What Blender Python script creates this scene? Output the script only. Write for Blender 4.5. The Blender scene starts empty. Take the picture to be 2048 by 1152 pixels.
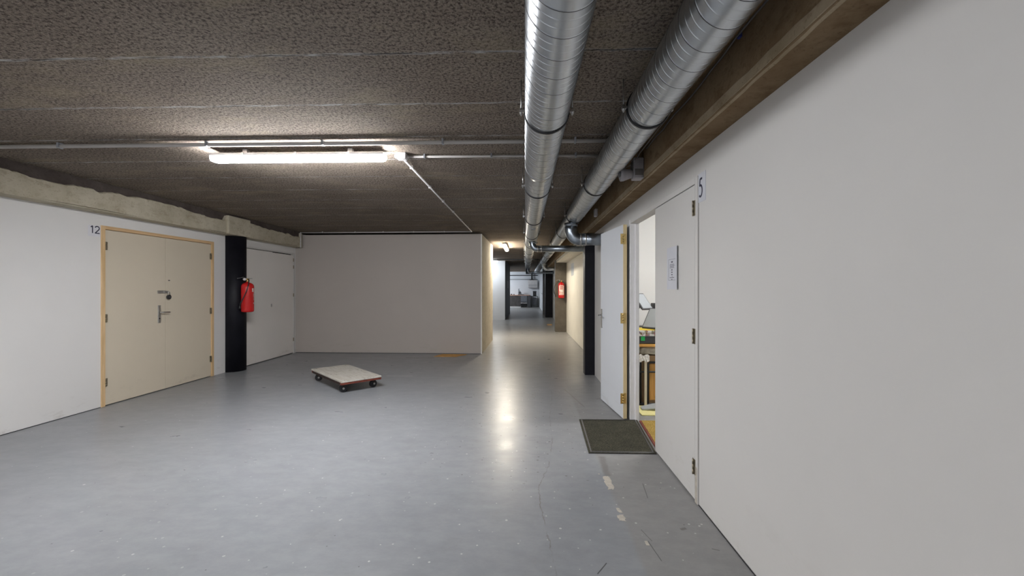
import bpy, bmesh, math, random
from mathutils import Vector, Matrix, Euler
random.seed(7)
D = bpy.data; C = bpy.context.scene.collection
sc = bpy.context.scene

# ------------------------------------------------------------------ camera, world, exposure
F = 840.0; H = 1.40; YAW = math.atan(26 / F)
cd = D.cameras.new('camera'); cam = D.objects.new('camera', cd); C.objects.link(cam)
cd.sensor_width = 36; cd.lens = 36 * F / 2048; cd.clip_start = 0.02
cam.location = (0, 0, H); cam.rotation_euler = (math.pi / 2, 0, YAW)
sc.camera = cam
w = D.worlds.new('world'); sc.world = w; w.use_nodes = True
w.node_tree.nodes['Background'].inputs[0].default_value = (0.5, 0.55, 0.6, 1)
w.node_tree.nodes['Background'].inputs[1].default_value = 0.02
sc.view_settings.view_transform = 'Standard'; sc.view_settings.look = 'None'
sc.view_settings.gamma = 1; sc.view_settings.use_curve_mapping = False
sc.view_settings.exposure = 1.5
LAMP = 80.0                       # radiance of the cool main tubes
COOL = (0.97, 0.98, 1.0); WARM = (1.0, 0.90, 0.73)

# ------------------------------------------------------------------ constants of the place
ZC = 2.60; XL = -4.97; XR = 1.12; XB = 0.96; XC = 1.32
ZB = 2.283

# ------------------------------------------------------------------ material helpers
def srgb(r, g, b):
    f = lambda c: (c / 255 / 12.92) if c / 255 <= 0.04045 else ((c / 255 + 0.055) / 1.055) ** 2.4
    return (f(r), f(g), f(b))
class N:
    def __init__(s, name):
        s.m = D.materials.new(name); s.m.use_nodes = True
        s.t = s.m.node_tree; s.b = s.t.nodes['Principled BSDF']
    def n(s, typ, **k):
        nd = s.t.nodes.new(typ)
        for a, v in k.items(): setattr(nd, a, v)
        return nd
    def l(s, a, b): s.t.links.new(a, b)
    def pos(s):
        return s.n('ShaderNodeTexCoord').outputs['Object']
    def mapv(s, v, scale=(1, 1, 1), loc=(0, 0, 0), rot=(0, 0, 0)):
        m = s.n('ShaderNodeMapping'); s.l(v, m.inputs[0])
        m.inputs['Scale'].default_value = scale; m.inputs['Location'].default_value = loc; m.inputs['Rotation'].default_value = rot
        return m.outputs[0]
    def noise(s, v, scale=5, detail=3, rough=0.55):
        nd = s.n('ShaderNodeTexNoise'); s.l(v, nd.inputs['Vector'])
        nd.inputs['Scale'].default_value = scale; nd.inputs['Detail'].default_value = detail; nd.inputs['Roughness'].default_value = rough
        return nd.outputs['Fac']
    def math(s, op, a, b=None, clamp=False):
        nd = s.n('ShaderNodeMath', operation=op, use_clamp=clamp)
        for i, x in enumerate((a, b)):
            if x is None: continue
            if isinstance(x, (int, float)): nd.inputs[i].default_value = x
            else: s.l(x, nd.inputs[i])
        return nd.outputs[0]
    def rng(s, v, a, b, c=0.0, d=1.0):
        nd = s.n('ShaderNodeMapRange'); s.l(v, nd.inputs[0])
        for i, x in zip((1, 2, 3, 4), (a, b, c, d)): nd.inputs[i].default_value = x
        return nd.outputs[0]
    def mix(s, fac, a, b, mode='MIX'):
        nd = s.n('ShaderNodeMix', data_type='RGBA', blend_type=mode)
        if isinstance(fac, (int, float)): nd.inputs[0].default_value = fac
        else: s.l(fac, nd.inputs[0])
        for i, x in ((6, a), (7, b)):
            if isinstance(x, tuple): nd.inputs[i].default_value = (*x[:3], 1)
            else: s.l(x, nd.inputs[i])
        return nd.outputs[2]
    def base(s, c):
        if isinstance(c, tuple): s.b.inputs['Base Color'].default_value = (*c[:3], 1)
        else: s.l(c, s.b.inputs['Base Color'])
    def set(s, rough=0.5, metal=0.0, spec=0.5):
        s.b.inputs['Roughness'].default_value = rough; s.b.inputs['Metallic'].default_value = metal
        s.b.inputs['Specular IOR Level'].default_value = spec; return s
    def bump(s, h, strength=0.3, dist=0.01):
        nd = s.n('ShaderNodeBump'); s.l(h, nd.inputs['Height'])
        nd.inputs['Strength'].default_value = strength; nd.inputs['Distance'].default_value = dist
        s.l(nd.outputs[0], s.b.inputs['Normal'])

def plain(name, col, rough=0.5, metal=0.0, var=0.06, scale=12, bump=0.0, bscale=80, spec=0.5):
    m = N(name).set(rough, metal, spec); p = m.pos()
    f = m.noise(p, scale, 4)
    f2 = m.rng(f, 0.3, 0.7)
    a = tuple(c * (1 - var) for c in col); b = tuple(min(1, c * (1 + var)) for c in col)
    m.base(m.mix(f2, a, b))
    if bump: m.bump(m.noise(p, bscale, 3), bump, 0.004)
    return m.m

def wall_mat(name, col, dirt=0.10):
    m = N(name).set(0.62, 0, 0.35); p = m.pos()
    f = m.rng(m.noise(p, 1.3, 5, 0.6), 0.35, 0.7)
    c = m.mix(f, tuple(x * 0.965 for x in col), col)
    sp = m.rng(m.noise(m.mapv(p, (1, 1, 2.2)), 9, 6, 0.7), 0.70, 0.76)
    c = m.mix(m.math('MULTIPLY', sp, dirt * 2), c, (0.25, 0.21, 0.17))
    # scuffs and boot dirt near the floor
    z = m.n('ShaderNodeSeparateXYZ'); m.l(p, z.inputs[0])
    low = m.rng(z.outputs[2], 0.0, 0.35, 1.0, 0.0)
    sc_ = m.rng(m.noise(m.mapv(p, (1, 1, 3)), 3.2, 7, 0.75), 0.55, 0.72)
    c = m.mix(m.math('MULTIPLY', m.math('MULTIPLY', low, sc_), 0.4), c, (0.30, 0.25, 0.19))
    m.base(c); m.bump(m.noise(p, 90, 3), 0.06, 0.003)
    return m.m

def emis(name, col, strength):
    m = N(name); m.base((0.9, 0.9, 0.9))
    m.b.inputs['Emission Color'].default_value = (*col, 1); m.b.inputs['Emission Strength'].default_value = strength
    return m.m

def wood(name, a, b, axis='z', rough=0.55):
    m = N(name).set(rough, 0, 0.3); p = m.pos()
    s = {'z': (14, 14, 0.9), 'y': (14, 0.9, 14), 'x': (0.9, 14, 14)}[axis]
    f = m.rng(m.noise(m.mapv(p, s), 3, 5, 0.6), 0.3, 0.72)
    k = m.rng(m.noise(m.mapv(p, tuple(min(x, 3) for x in s)), 5, 2), 0.72, 0.78)
    m.base(m.mix(k, m.mix(f, a, b), tuple(x * 0.35 for x in a)))
    m.bump(f, 0.1, 0.002)
    return m.m

M = {}
M['wall'] = wall_mat('painted_wall', (0.66, 0.645, 0.625))
M['wall_l'] = wall_mat('painted_wall_left', (0.78, 0.765, 0.75))
M['partition'] = wall_mat('painted_partition', (0.46, 0.415, 0.38), 0.03)
M['wall_room'] = wall_mat('room_wall', (0.775, 0.785, 0.785), 0.0)
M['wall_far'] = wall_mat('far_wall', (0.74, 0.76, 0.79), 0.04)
M['door_white'] = wall_mat('white_door', (0.66, 0.645, 0.625), 0.05)
M['door_cream'] = wall_mat('cream_door', (0.68, 0.60, 0.475), 0.06)
M['door_blue'] = wall_mat('cool_white_door', (0.68, 0.70, 0.735), 0.03)
M['frame_cream'] = plain('cream_plank_paint', (0.74, 0.66, 0.50), 0.6, 0, 0.06)
M['frame_white'] = plain('glossy_white_frame', (0.82, 0.81, 0.82), 0.4, 0, 0.03)
M['pine'] = wood('pine', (0.60, 0.40, 0.20), (0.80, 0.58, 0.34))
M['pine_y'] = wood('pine_rail', (0.58, 0.37, 0.19), (0.78, 0.55, 0.32), 'y')
M['pine_pale'] = wood('pale_pine', (0.72, 0.56, 0.30), (0.88, 0.74, 0.46))
M['door_far'] = wall_mat('worn_white_door', (0.84, 0.80, 0.76), 0.06)
M['black_paint'] = plain('black_paint', (0.008, 0.008, 0.012), 0.5, 0, 0.25, 6, 0.05, spec=0.2)
M['brown_paint'] = plain('dark_grey_brown_paint', (0.10, 0.085, 0.065), 0.6, 0, 0.2, 8, 0.1)
M['dark_wall'] = plain('charcoal_wall', (0.05, 0.052, 0.057), 0.6, 0, 0.25, 3, 0.1)
M['soffit'] = plain('white_soffit', (0.7, 0.67, 0.6), 0.6, 0, 0.05, 4)
M['galv_smooth'] = plain('galvanised_smooth', (0.34, 0.38, 0.43), 0.3, 1.0, 0.15, 9)
M['rubber'] = plain('black_rubber', (0.012, 0.012, 0.015), 0.5, 0, 0.1)
M['steel'] = plain('steel', (0.55, 0.55, 0.55), 0.3, 1.0, 0.1)
M['brass'] = plain('brass', (0.70, 0.52, 0.22), 0.3, 1.0, 0.15, 30)
M['hinge_old'] = plain('aged_hinge', (0.30, 0.26, 0.19), 0.4, 0.8, 0.2, 40)
M['pvc'] = plain('grey_conduit', (0.42, 0.40, 0.385), 0.5, 0, 0.08, 4)
M['pvc_white'] = plain('white_plastic', (0.60, 0.58, 0.58), 0.45, 0, 0.06, 6)
M['red'] = plain('red_enamel', (0.56, 0.012, 0.012), 0.25, 0, 0.08, 5)
M['black'] = plain('black_plastic', (0.02, 0.02, 0.022), 0.4, 0, 0.1)
M['ink'] = plain('ink', (0.03, 0.03, 0.06), 0.6, 0, 0.05)
M['paper'] = plain('paper', (0.60, 0.61, 0.66), 0.6, 0, 0.03)
M['pvc_dim'] = plain('dusty_grey_plastic', (0.30, 0.285, 0.30), 0.55, 0, 0.12, 14)
M['paper_bright'] = plain('bright_paper', (0.73, 0.725, 0.76), 0.6, 0, 0.03)
M['paper_white'] = plain('white_paper', (0.80, 0.78, 0.74), 0.6, 0, 0.04)
M['label'] = plain('extinguisher_label', (0.78, 0.66, 0.60), 0.5, 0, 0.1, 30)
M['label_red'] = plain('label_print', (0.60, 0.10, 0.07), 0.5, 0, 0.1, 30)
M['green'] = plain('green_tape', (0.02, 0.42, 0.10), 0.5, 0, 0.05)
M['yellow'] = plain('yellow_card', (0.85, 0.62, 0.05), 0.6, 0, 0.06)
M['yellow_pale'] = plain('pale_yellow_sheet', (0.82, 0.76, 0.36), 0.6, 0, 0.06)
M['screen'] = plain('grey_screen', (0.32, 0.34, 0.35), 0.35, 0, 0.06, 3)
M['screen_pale'] = plain('pale_grey_panel', (0.38, 0.41, 0.44), 0.4, 0, 0.06, 3)
M['dark_grey'] = plain('dark_grey_plastic', (0.06, 0.06, 0.065), 0.45, 0, 0.12, 8)
M['mid_grey'] = plain('mid_grey_paint', (0.26, 0.27, 0.29), 0.5, 0, 0.1, 8)
M['grey_dim'] = plain('dim_grey_paint', (0.13, 0.135, 0.15), 0.5, 0, 0.1, 8)
M['orange_wood'] = wood('orange_wood', (0.55, 0.28, 0.07), (0.75, 0.42, 0.12), 'x')
M['panel_wood'] = wood('varnished_panel', (0.42, 0.20, 0.05), (0.62, 0.34, 0.10), 'z')
M['cardboard'] = plain('cardboard', (0.46, 0.30, 0.16), 0.8, 0, 0.12, 14, 0.1)
M['cardboard_orange'] = plain('orange_cardboard', (0.60, 0.33, 0.10), 0.8, 0, 0.15, 14, 0.1)
M['bag'] = plain('milky_plastic_bag', (0.60, 0.57, 0.48), 0.35, 0, 0.25, 22, 0.6, 18)
M['rust'] = plain('rusty_red_paint', (0.16, 0.035, 0.02), 0.7, 0, 0.35, 25, 0.2)
M['rust_dark'] = plain('dark_rust', (0.03, 0.017, 0.013), 0.7, 0.1, 0.35, 25, 0.2)
M['pink_top'] = plain('salmon_worktop', (0.62, 0.36, 0.26), 0.5, 0, 0.1)
M['bench_front'] = plain('brown_grey_bench', (0.055, 0.048, 0.046), 0.6, 0, 0.3, 6)
M['tape'] = plain('dried_tape_residue', (0.50, 0.46, 0.40), 0.7, 0, 0.12, 30)
M['cable_dark'] = plain('dull_cable', (0.12, 0.11, 0.105), 0.6, 0, 0.1)
M['blue'] = plain('blue_tape', (0.02, 0.03, 0.18), 0.5)
M['tube_cool'] = emis('cool_diffuser', COOL, LAMP)
M['tube_warm'] = emis('warm_diffuser', WARM, LAMP * 0.88)
M['tube_far'] = emis('far_cool_diffuser', (0.90, 0.95, 1.0), LAMP * 0.36)
M['tube_shop'] = emis('workshop_diffuser', (0.84, 0.92, 1.0), LAMP * 1.6)
M['tube_rear'] = emis('rear_diffuser', COOL, LAMP * 0.85)
M['tube_room'] = emis('room_diffuser', (1.0, 0.98, 0.94), LAMP * 0.42)

def mk_galv():
    m = N('spiral_galvanised').set(0.31, 1.0); p = m.pos()
    f = m.rng(m.noise(m.mapv(p, (3, 1, 3)), 4, 5, 0.6), 0.35, 0.7)
    m.base(m.mix(f, (0.56, 0.59, 0.62), (0.63, 0.66, 0.69)))
    return m.m
M['galv'] = mk_galv()
M['seam'] = plain('dirty_spiral_seam', (0.045, 0.045, 0.05), 0.6, 0.3, 0.1)

def mk_ceiling():
    m = N('rough_concrete_ceiling').set(0.95, 0, 0.03); p = m.pos()
    xyz = m.n('ShaderNodeSeparateXYZ'); m.l(p, xyz.inputs[0])
    big = m.rng(m.noise(p, 0.9, 5, 0.6), 0.3, 0.7)
    c = m.mix(big, (0.225, 0.182, 0.148), (0.305, 0.255, 0.212))
    # streaks of pale grout dragged across the boards
    st = m.rng(m.noise(m.mapv(p, (0.7, 5, 1), rot=(0, 0, 0.1)), 2.2, 6, 0.65), 0.5, 0.72)
    c = m.mix(m.math('MULTIPLY', st, 0.35), c, (0.38, 0.33, 0.26))
    grain = m.noise(p, 60, 5, 0.72)
    c = m.mix(m.rng(grain, 0.40, 0.54), m.mix(1.0, c, (0.28, 0.27, 0.28), 'MULTIPLY'), c)
    spark = m.rng(m.noise(m.mapv(p, loc=(3, 7, 0)), 110, 3, 0.6), 0.58, 0.68)
    c = m.mix(m.math('MULTIPLY', spark, 0.5), c, (0.60, 0.53, 0.43))
    big2 = m.rng(m.noise(m.mapv(p, (1, 2.2, 1), (4, 2, 0), (0, 0, 0.5)), 1.6, 6, 0.7), 0.52, 0.70)
    c = m.mix(m.math('MULTIPLY', big2, 0.4), c, (0.38, 0.32, 0.22))
    # board joints every 0.585 m with pale lime bleeding out of them
    wob = m.math('MULTIPLY', m.math('SUBTRACT', m.noise(m.mapv(p, (3, 3, 3)), 4, 5, 0.7), 0.5), 0.03)
    yy = m.math('ADD', m.math('ADD', xyz.outputs[1], 20 * 0.585 - 2.13), wob)
    fr = m.math('FRACT', m.math('DIVIDE', yy, 0.585))
    d = m.math('MULTIPLY', m.math('MINIMUM', fr, m.math('SUBTRACT', 1, fr)), 0.585)
    pale = m.math('MULTIPLY', m.rng(d, 0.004, 0.016, 1, 0), m.rng(m.noise(m.mapv(p, (1.5, 9, 1)), 5, 5, 0.7), 0.42, 0.60))
    dark = m.math('MULTIPLY', m.rng(d, 0.002, 0.007, 1, 0), m.rng(m.noise(m.mapv(p, (1.0, 4, 1)), 3, 3), 0.45, 0.6))
    c = m.mix(m.math('MULTIPLY', pale, 0.8), c, (0.55, 0.55, 0.54))
    c = m.mix(m.math('MULTIPLY', dark, 0.8), c, (0.02, 0.02, 0.02))
    m.base(c)
    h = m.math('ADD', grain, m.math('MULTIPLY', m.noise(p, 28, 3), 0.8))
    h = m.math('SUBTRACT', h, m.math('MULTIPLY', dark, 1.0))
    m.bump(h, 0.8, 0.014)
    return m.m
M['ceiling'] = mk_ceiling()

def mk_beam(name, a, b, stain):
    m = N(name).set(0.9, 0, 0.06); p = m.pos()
    f = m.rng(m.noise(p, 3.5, 7, 0.65), 0.3, 0.7)
    c = m.mix(f, a, b)
    s = m.rng(m.noise(m.mapv(p, (1, 1.4, 2.5)), 6, 6, 0.7), 0.52, 0.7)
    c = m.mix(m.math('MULTIPLY', s, 0.55), c, stain)
    pores = m.rng(m.noise(p, 55, 4, 0.7), 0.60, 0.68)
    c = m.mix(m.math('MULTIPLY', pores, 0.4), c, tuple(x * 0.4 for x in stain))
    m.base(c); m.bump(m.noise(p, 22, 6, 0.7), 0.5, 0.01)
    return m.m
M['beam'] = mk_beam('lime_concrete', (0.42, 0.375, 0.28), (0.58, 0.53, 0.42), (0.26, 0.19, 0.12))
M['beam_core'] = mk_beam('dark_concrete', (0.07, 0.055, 0.05), (0.12, 0.10, 0.09), (0.05, 0.04, 0.035))
M['beam_brown'] = mk_beam('brown_form_concrete', (0.19, 0.125, 0.070), (0.27, 0.195, 0.12), (0.11, 0.065, 0.032))
M['beam_edge'] = mk_beam('worn_concrete_edge', (0.30, 0.235, 0.15), (0.42, 0.345, 0.245), (0.18, 0.12, 0.07))
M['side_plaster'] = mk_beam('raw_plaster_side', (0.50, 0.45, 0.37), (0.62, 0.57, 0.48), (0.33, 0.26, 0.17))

def mk_floor():
    m = N('grey_epoxy_floor').set(0.3, 0, 0.5); p = m.pos()
    xyz = m.n('ShaderNodeSeparateXYZ'); m.l(p, xyz.inputs[0]); X, Y = xyz.outputs[0], xyz.outputs[1]
    f = m.rng(m.noise(p, 0.8, 4, 0.5), 0.3, 0.7)
    c = m.mix(f, (0.222, 0.231, 0.247), (0.262, 0.271, 0.288))
    sw = m.rng(m.noise(m.mapv(p, (0.8, 3.2, 1), rot=(0, 0, -0.5)), 3.0, 6, 0.55), 0.40, 0.72)
    c = m.mix(m.math('MULTIPLY', sw, 0.22), c, (0.31, 0.33, 0.345))
    # bare, browner strip beside the right wall
    edge = m.math('ADD', X, m.math('MULTIPLY', m.noise(p, 1.5, 3), 0.03))
    strip = m.math('MULTIPLY', m.rng(edge, 0.595, 0.625), m.rng(Y, 4.6, 6.5, 1, 0))
    c = m.mix(m.math('MULTIPLY', strip, 0.6), c, m.mix(f, (0.235, 0.225, 0.215), (0.29, 0.28, 0.265)))
    # lighter, beiger tone towards the corridor
    cor = m.math('MULTIPLY', m.rng(Y, 5.5, 8.0), m.rng(X, -2.2, -0.6))
    c = m.mix(m.math('MULTIPLY', cor, 0.5), c, (0.30, 0.285, 0.26))
    grime = m.rng(m.noise(m.mapv(p, (1.5, 1.5, 1)), 2.4, 8, 0.7), 0.52, 0.80)
    c = m.mix(m.math('MULTIPLY', grime, 0.22), c, (0.13, 0.125, 0.12))
    mot = m.rng(m.noise(m.mapv(p, (1, 1.6, 1), rot=(0, 0, 0.35)), 7, 6, 0.72), 0.40, 0.62)
    c = m.mix(m.math('MULTIPLY', mot, 0.60), c, m.mix(1.0, c, (1.22, 1.21, 1.19), 'MULTIPLY'))
    v3 = m.n('ShaderNodeTexVoronoi', voronoi_dimensions='2D'); m.l(m.mapv(p, (1, 1, 1), (5.1, 9.7, 0)), v3.inputs['Vector']); v3.inputs['Scale'].default_value = 13
    q3 = m.n('ShaderNodeSeparateColor'); m.l(v3.outputs['Color'], q3.inputs[0])
    s3 = m.math('LESS_THAN', v3.outputs['Distance'], m.math('MULTIPLY', m.math('GREATER_THAN', q3.outputs[0], 0.83), m.math('MULTIPLY', q3.outputs[1], 0.10)))
    c = m.mix(m.math('MULTIPLY', m.math('MULTIPLY', s3, m.rng(X, -3.5, -0.5)), 0.75), c, (0.58, 0.58, 0.56))
    # paint drips
    v = m.n('ShaderNodeTexVoronoi', voronoi_dimensions='2D'); m.l(p, v.inputs['Vector']); v.inputs['Scale'].default_value = 5.5
    gate = m.rng(m.noise(p, 1.1, 2), 0.42, 0.50)
    pick = m.n('ShaderNodeSeparateColor'); m.l(v.outputs['Color'], pick.inputs[0])
    rad = m.math('MULTIPLY', m.math('GREATER_THAN', pick.outputs[0], 0.55), m.math('MULTIPLY', pick.outputs[1], 0.045))
    spot = m.math('MULTIPLY', m.math('LESS_THAN', v.outputs['Distance'], rad), gate)
    c = m.mix(m.math('MULTIPLY', spot, 0.8), c, (0.62, 0.62, 0.60))
    v2 = m.n('ShaderNodeTexVoronoi', voronoi_dimensions='2D'); m.l(m.mapv(p, (1, 1, 1), (3.3, 1.7, 0)), v2.inputs['Vector']); v2.inputs['Scale'].default_value = 4
    p2 = m.n('ShaderNodeSeparateColor'); m.l(v2.outputs['Color'], p2.inputs[0])
    sp2 = m.math('LESS_THAN', v2.outputs['Distance'], m.math('MULTIPLY', m.math('GREATER_THAN', p2.outputs[0], 0.8), 0.016))
    c = m.mix(m.math('MULTIPLY', sp2, 0.7), c, (0.06, 0.055, 0.05))
    nz = m.math('SUBTRACT', m.noise(p, 14, 5, 0.7), 0.5)
    # hairline crack wandering down the corridor
    ramp = m.n('ShaderNodeValToRGB'); ramp.color_ramp.interpolation = 'LINEAR'
    pts = [(1.8, .18), (2.07, .152), (2.34, .133), (2.71, .097), (2.99, .099), (3.33, .19), (3.88, .253), (4.6, .27), (5.5, .353), (6.1, .36)]
    el = ramp.color_ramp.elements
    while len(el) < len(pts): el.new(0.5)
    for e_, (y, x) in zip(el, pts): e_.position = (y - 1.8) / 4.4; e_.color = (x, x, x, 1)
    m.l(m.rng(Y, 1.8, 6.2), ramp.inputs[0])
    dx = m.math('ABSOLUTE', m.math('ADD', m.math('SUBTRACT', X, ramp.outputs[0]), m.math('MULTIPLY', nz, 0.05)))
    crack = m.math('MULTIPLY', m.rng(dx, 0.0015, 0.005, 1, 0), m.math('MULTIPLY', m.rng(Y, 1.6, 1.9), m.rng(Y, 5.6, 6.1, 1, 0)))
    crack = m.math('MULTIPLY', crack, m.rng(m.noise(p, 5, 3), 0.40, 0.60, 0.0, 1))
    c = m.mix(m.math('MULTIPLY', crack, 0.6), c, (0.10, 0.085, 0.06))
    # joint across the floor
    dj = m.math('ABSOLUTE', m.math('ADD', m.math('SUBTRACT', Y, 6.63), m.math('MULTIPLY', nz, 0.02)))
    jn = m.math('MULTIPLY', m.rng(dj, 0.003, 0.010, 1, 0), m.rng(X, -1.6, -1.2))
    c = m.mix(m.math('MULTIPLY', jn, 0.45), c, (0.12, 0.10, 0.08))
    jw = m.math('MULTIPLY', m.rng(dj, 0.008, 0.018, 1, 0), m.math('MULTIPLY', m.rng(X, -2.22, -2.2), m.rng(X, -1.8, -1.78, 1, 0)))
    c = m.mix(m.math('MULTIPLY', jw, 0.7), c, (0.52, 0.52, 0.50))
    v4 = m.n('ShaderNodeTexVoronoi', voronoi_dimensions='2D'); m.l(m.mapv(p, (1, 1.6, 1), (2.1, 4.3, 0)), v4.inputs['Vector']); v4.inputs['Scale'].default_value = 9
    q4 = m.n('ShaderNodeSeparateColor'); m.l(v4.outputs['Color'], q4.inputs[0])
    s4 = m.math('LESS_THAN', v4.outputs['Distance'], m.math('MULTIPLY', m.math('GREATER_THAN', q4.outputs[0], 0.6), m.math('MULTIPLY', q4.outputs[1], 0.09)))
    s4 = m.math('MULTIPLY', s4, m.math('MULTIPLY', m.rng(m.math('ABSOLUTE', m.math('ADD', X, 0.1)), 0.4, 0.9, 1, 0), m.rng(Y, 2.8, 3.2)))
    chip = m.math('MULTIPLY', s4, m.rng(Y, 5.6, 6.4, 1, 0))
    c = m.mix(m.math('MULTIPLY', chip, 0.75), c, (0.10, 0.09, 0.07))
    # straight scuff marks: centre, angle, half length, half width, tone
    def seg(c, x, y, ang, hl, hw, tone, fac):
        ca, sa = math.cos(ang), math.sin(ang)
        ax = m.math('ADD', m.math('MULTIPLY', m.math('SUBTRACT', X, x), ca), m.math('MULTIPLY', m.math('SUBTRACT', Y, y), sa))
        ay = m.math('SUBTRACT', m.math('MULTIPLY', m.math('SUBTRACT', Y, y), ca), m.math('MULTIPLY', m.math('SUBTRACT', X, x), sa))
        ay = m.math('ADD', ay, m.math('MULTIPLY', nz, hw * 1.2))
        k = m.math('MULTIPLY', m.rng(m.math('ABSOLUTE', ax), hl * 0.9, hl, 1, 0), m.rng(m.math('ABSOLUTE', ay), hw * 0.4, hw, 1, 0))
        return m.mix(m.math('MULTIPLY', k, fac), c, tone)
    dk = (0.03, 0.03, 0.03)
    c = seg(c, .385, 2.11, 0.95, .055, .004, dk, .9)
    c = seg(c, .69, 2.26, -1.45, .09, .0035, dk, .7)
    c = seg(c, .687, 2.40, -1.3, .06, .0035, dk, .55)
    c = seg(c, .83, 2.93, 1.45, .11, .004, dk, .6)
    c = seg(c, .625, 3.33, 1.5, .19, .035, (0.14, 0.13, 0.12), .55)
    c = seg(c, 1.02, 2.28, -0.4, .02, .006, dk, .5)
    c = seg(c, .92, 2.47, 0.3, .02, .015, (0.1, 0.09, 0.08), .6)
    c = seg(c, .62, 5.4, 1.75, .45, .012, (0.15, 0.14, 0.12), .5)
    c = seg(c, .95, 5.35, 0.4, .06, .02, (0.12, 0.11, 0.10), .45)
    c = seg(c, -2.1, 8.35, 0.0, .30, .05, (0.09, 0.085, 0.075), .5)
    m.base(c)
    r = m.math('ADD', m.rng(m.noise(m.mapv(p, (1, 1.5, 1)), 3.5, 4, 0.5), 0.0, 1.0, 0.22, 0.40), m.math('MULTIPLY', strip, 0.18))
    r = m.math('ADD', r, m.math('MULTIPLY', chip, 0.4))
    m.l(r, m.b.inputs['Roughness'])
    hh = m.math('SUBTRACT', m.math('MULTIPLY', m.noise(p, 9, 3), 0.4), crack)
    m.bump(hh, 0.10, 0.004)
    return m.m
M['floor'] = mk_floor()

def mk_mat(name, a, b, sc_=160):
    m = N(name).set(0.9, 0, 0.15); p = m.pos()
    f = m.rng(m.noise(p, sc_, 2, 0.6), 0.35, 0.65); g = m.rng(m.noise(p, 6, 5, 0.65), 0.3, 0.7)
    m.base(m.mix(f, m.mix(g, a, b), tuple(x * 0.35 for x in a))); m.bump(f, 0.8, 0.006)
    return m.m
M['mat_dark'] = mk_mat('dark_rubber_mat_weave', (0.075, 0.072, 0.052), (0.125, 0.118, 0.085))
M['coir'] = mk_mat('yellow_coir', (0.58, 0.38, 0.09), (0.74, 0.52, 0.17))

def mk_deck():
    m = N('worn_white_boards').set(0.75, 0, 0.25); p = m.pos()
    g = m.rng(m.noise(m.mapv(p, (1.2, 12, 4)), 4, 6, 0.65), 0.35, 0.7)
    c = m.mix(g, (0.42, 0.385, 0.33), (0.56, 0.54, 0.50))
    w_ = m.rng(m.noise(m.mapv(p, (1, 3, 1)), 6, 7, 0.75), 0.56, 0.72)
    c = m.mix(m.math('MULTIPLY', w_, 0.7), c, (0.20, 0.16, 0.12))
    m.base(c); m.bump(g, 0.2, 0.004)
    return m.m
M['deck'] = mk_deck()

def mk_prints():
    m = N('printed_magazine_edges').set(0.5, 0, 0.4); p = m.pos()
    v = m.n('ShaderNodeTexVoronoi'); m.l(m.mapv(p, (1, 1, 1)), v.inputs['Vector']); v.inputs['Scale'].default_value = 45
    s = m.n('ShaderNodeSeparateColor'); m.l(v.outputs['Color'], s.inputs[0])
    k = m.math('GREATER_THAN', s.outputs[0], 0.62)
    m.base(m.mix(k, (0.75, 0.73, 0.70), m.mix(0.75, v.outputs['Color'], (0.18, 0.14, 0.14))))
    return m.m
M['prints'] = mk_prints()

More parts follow.
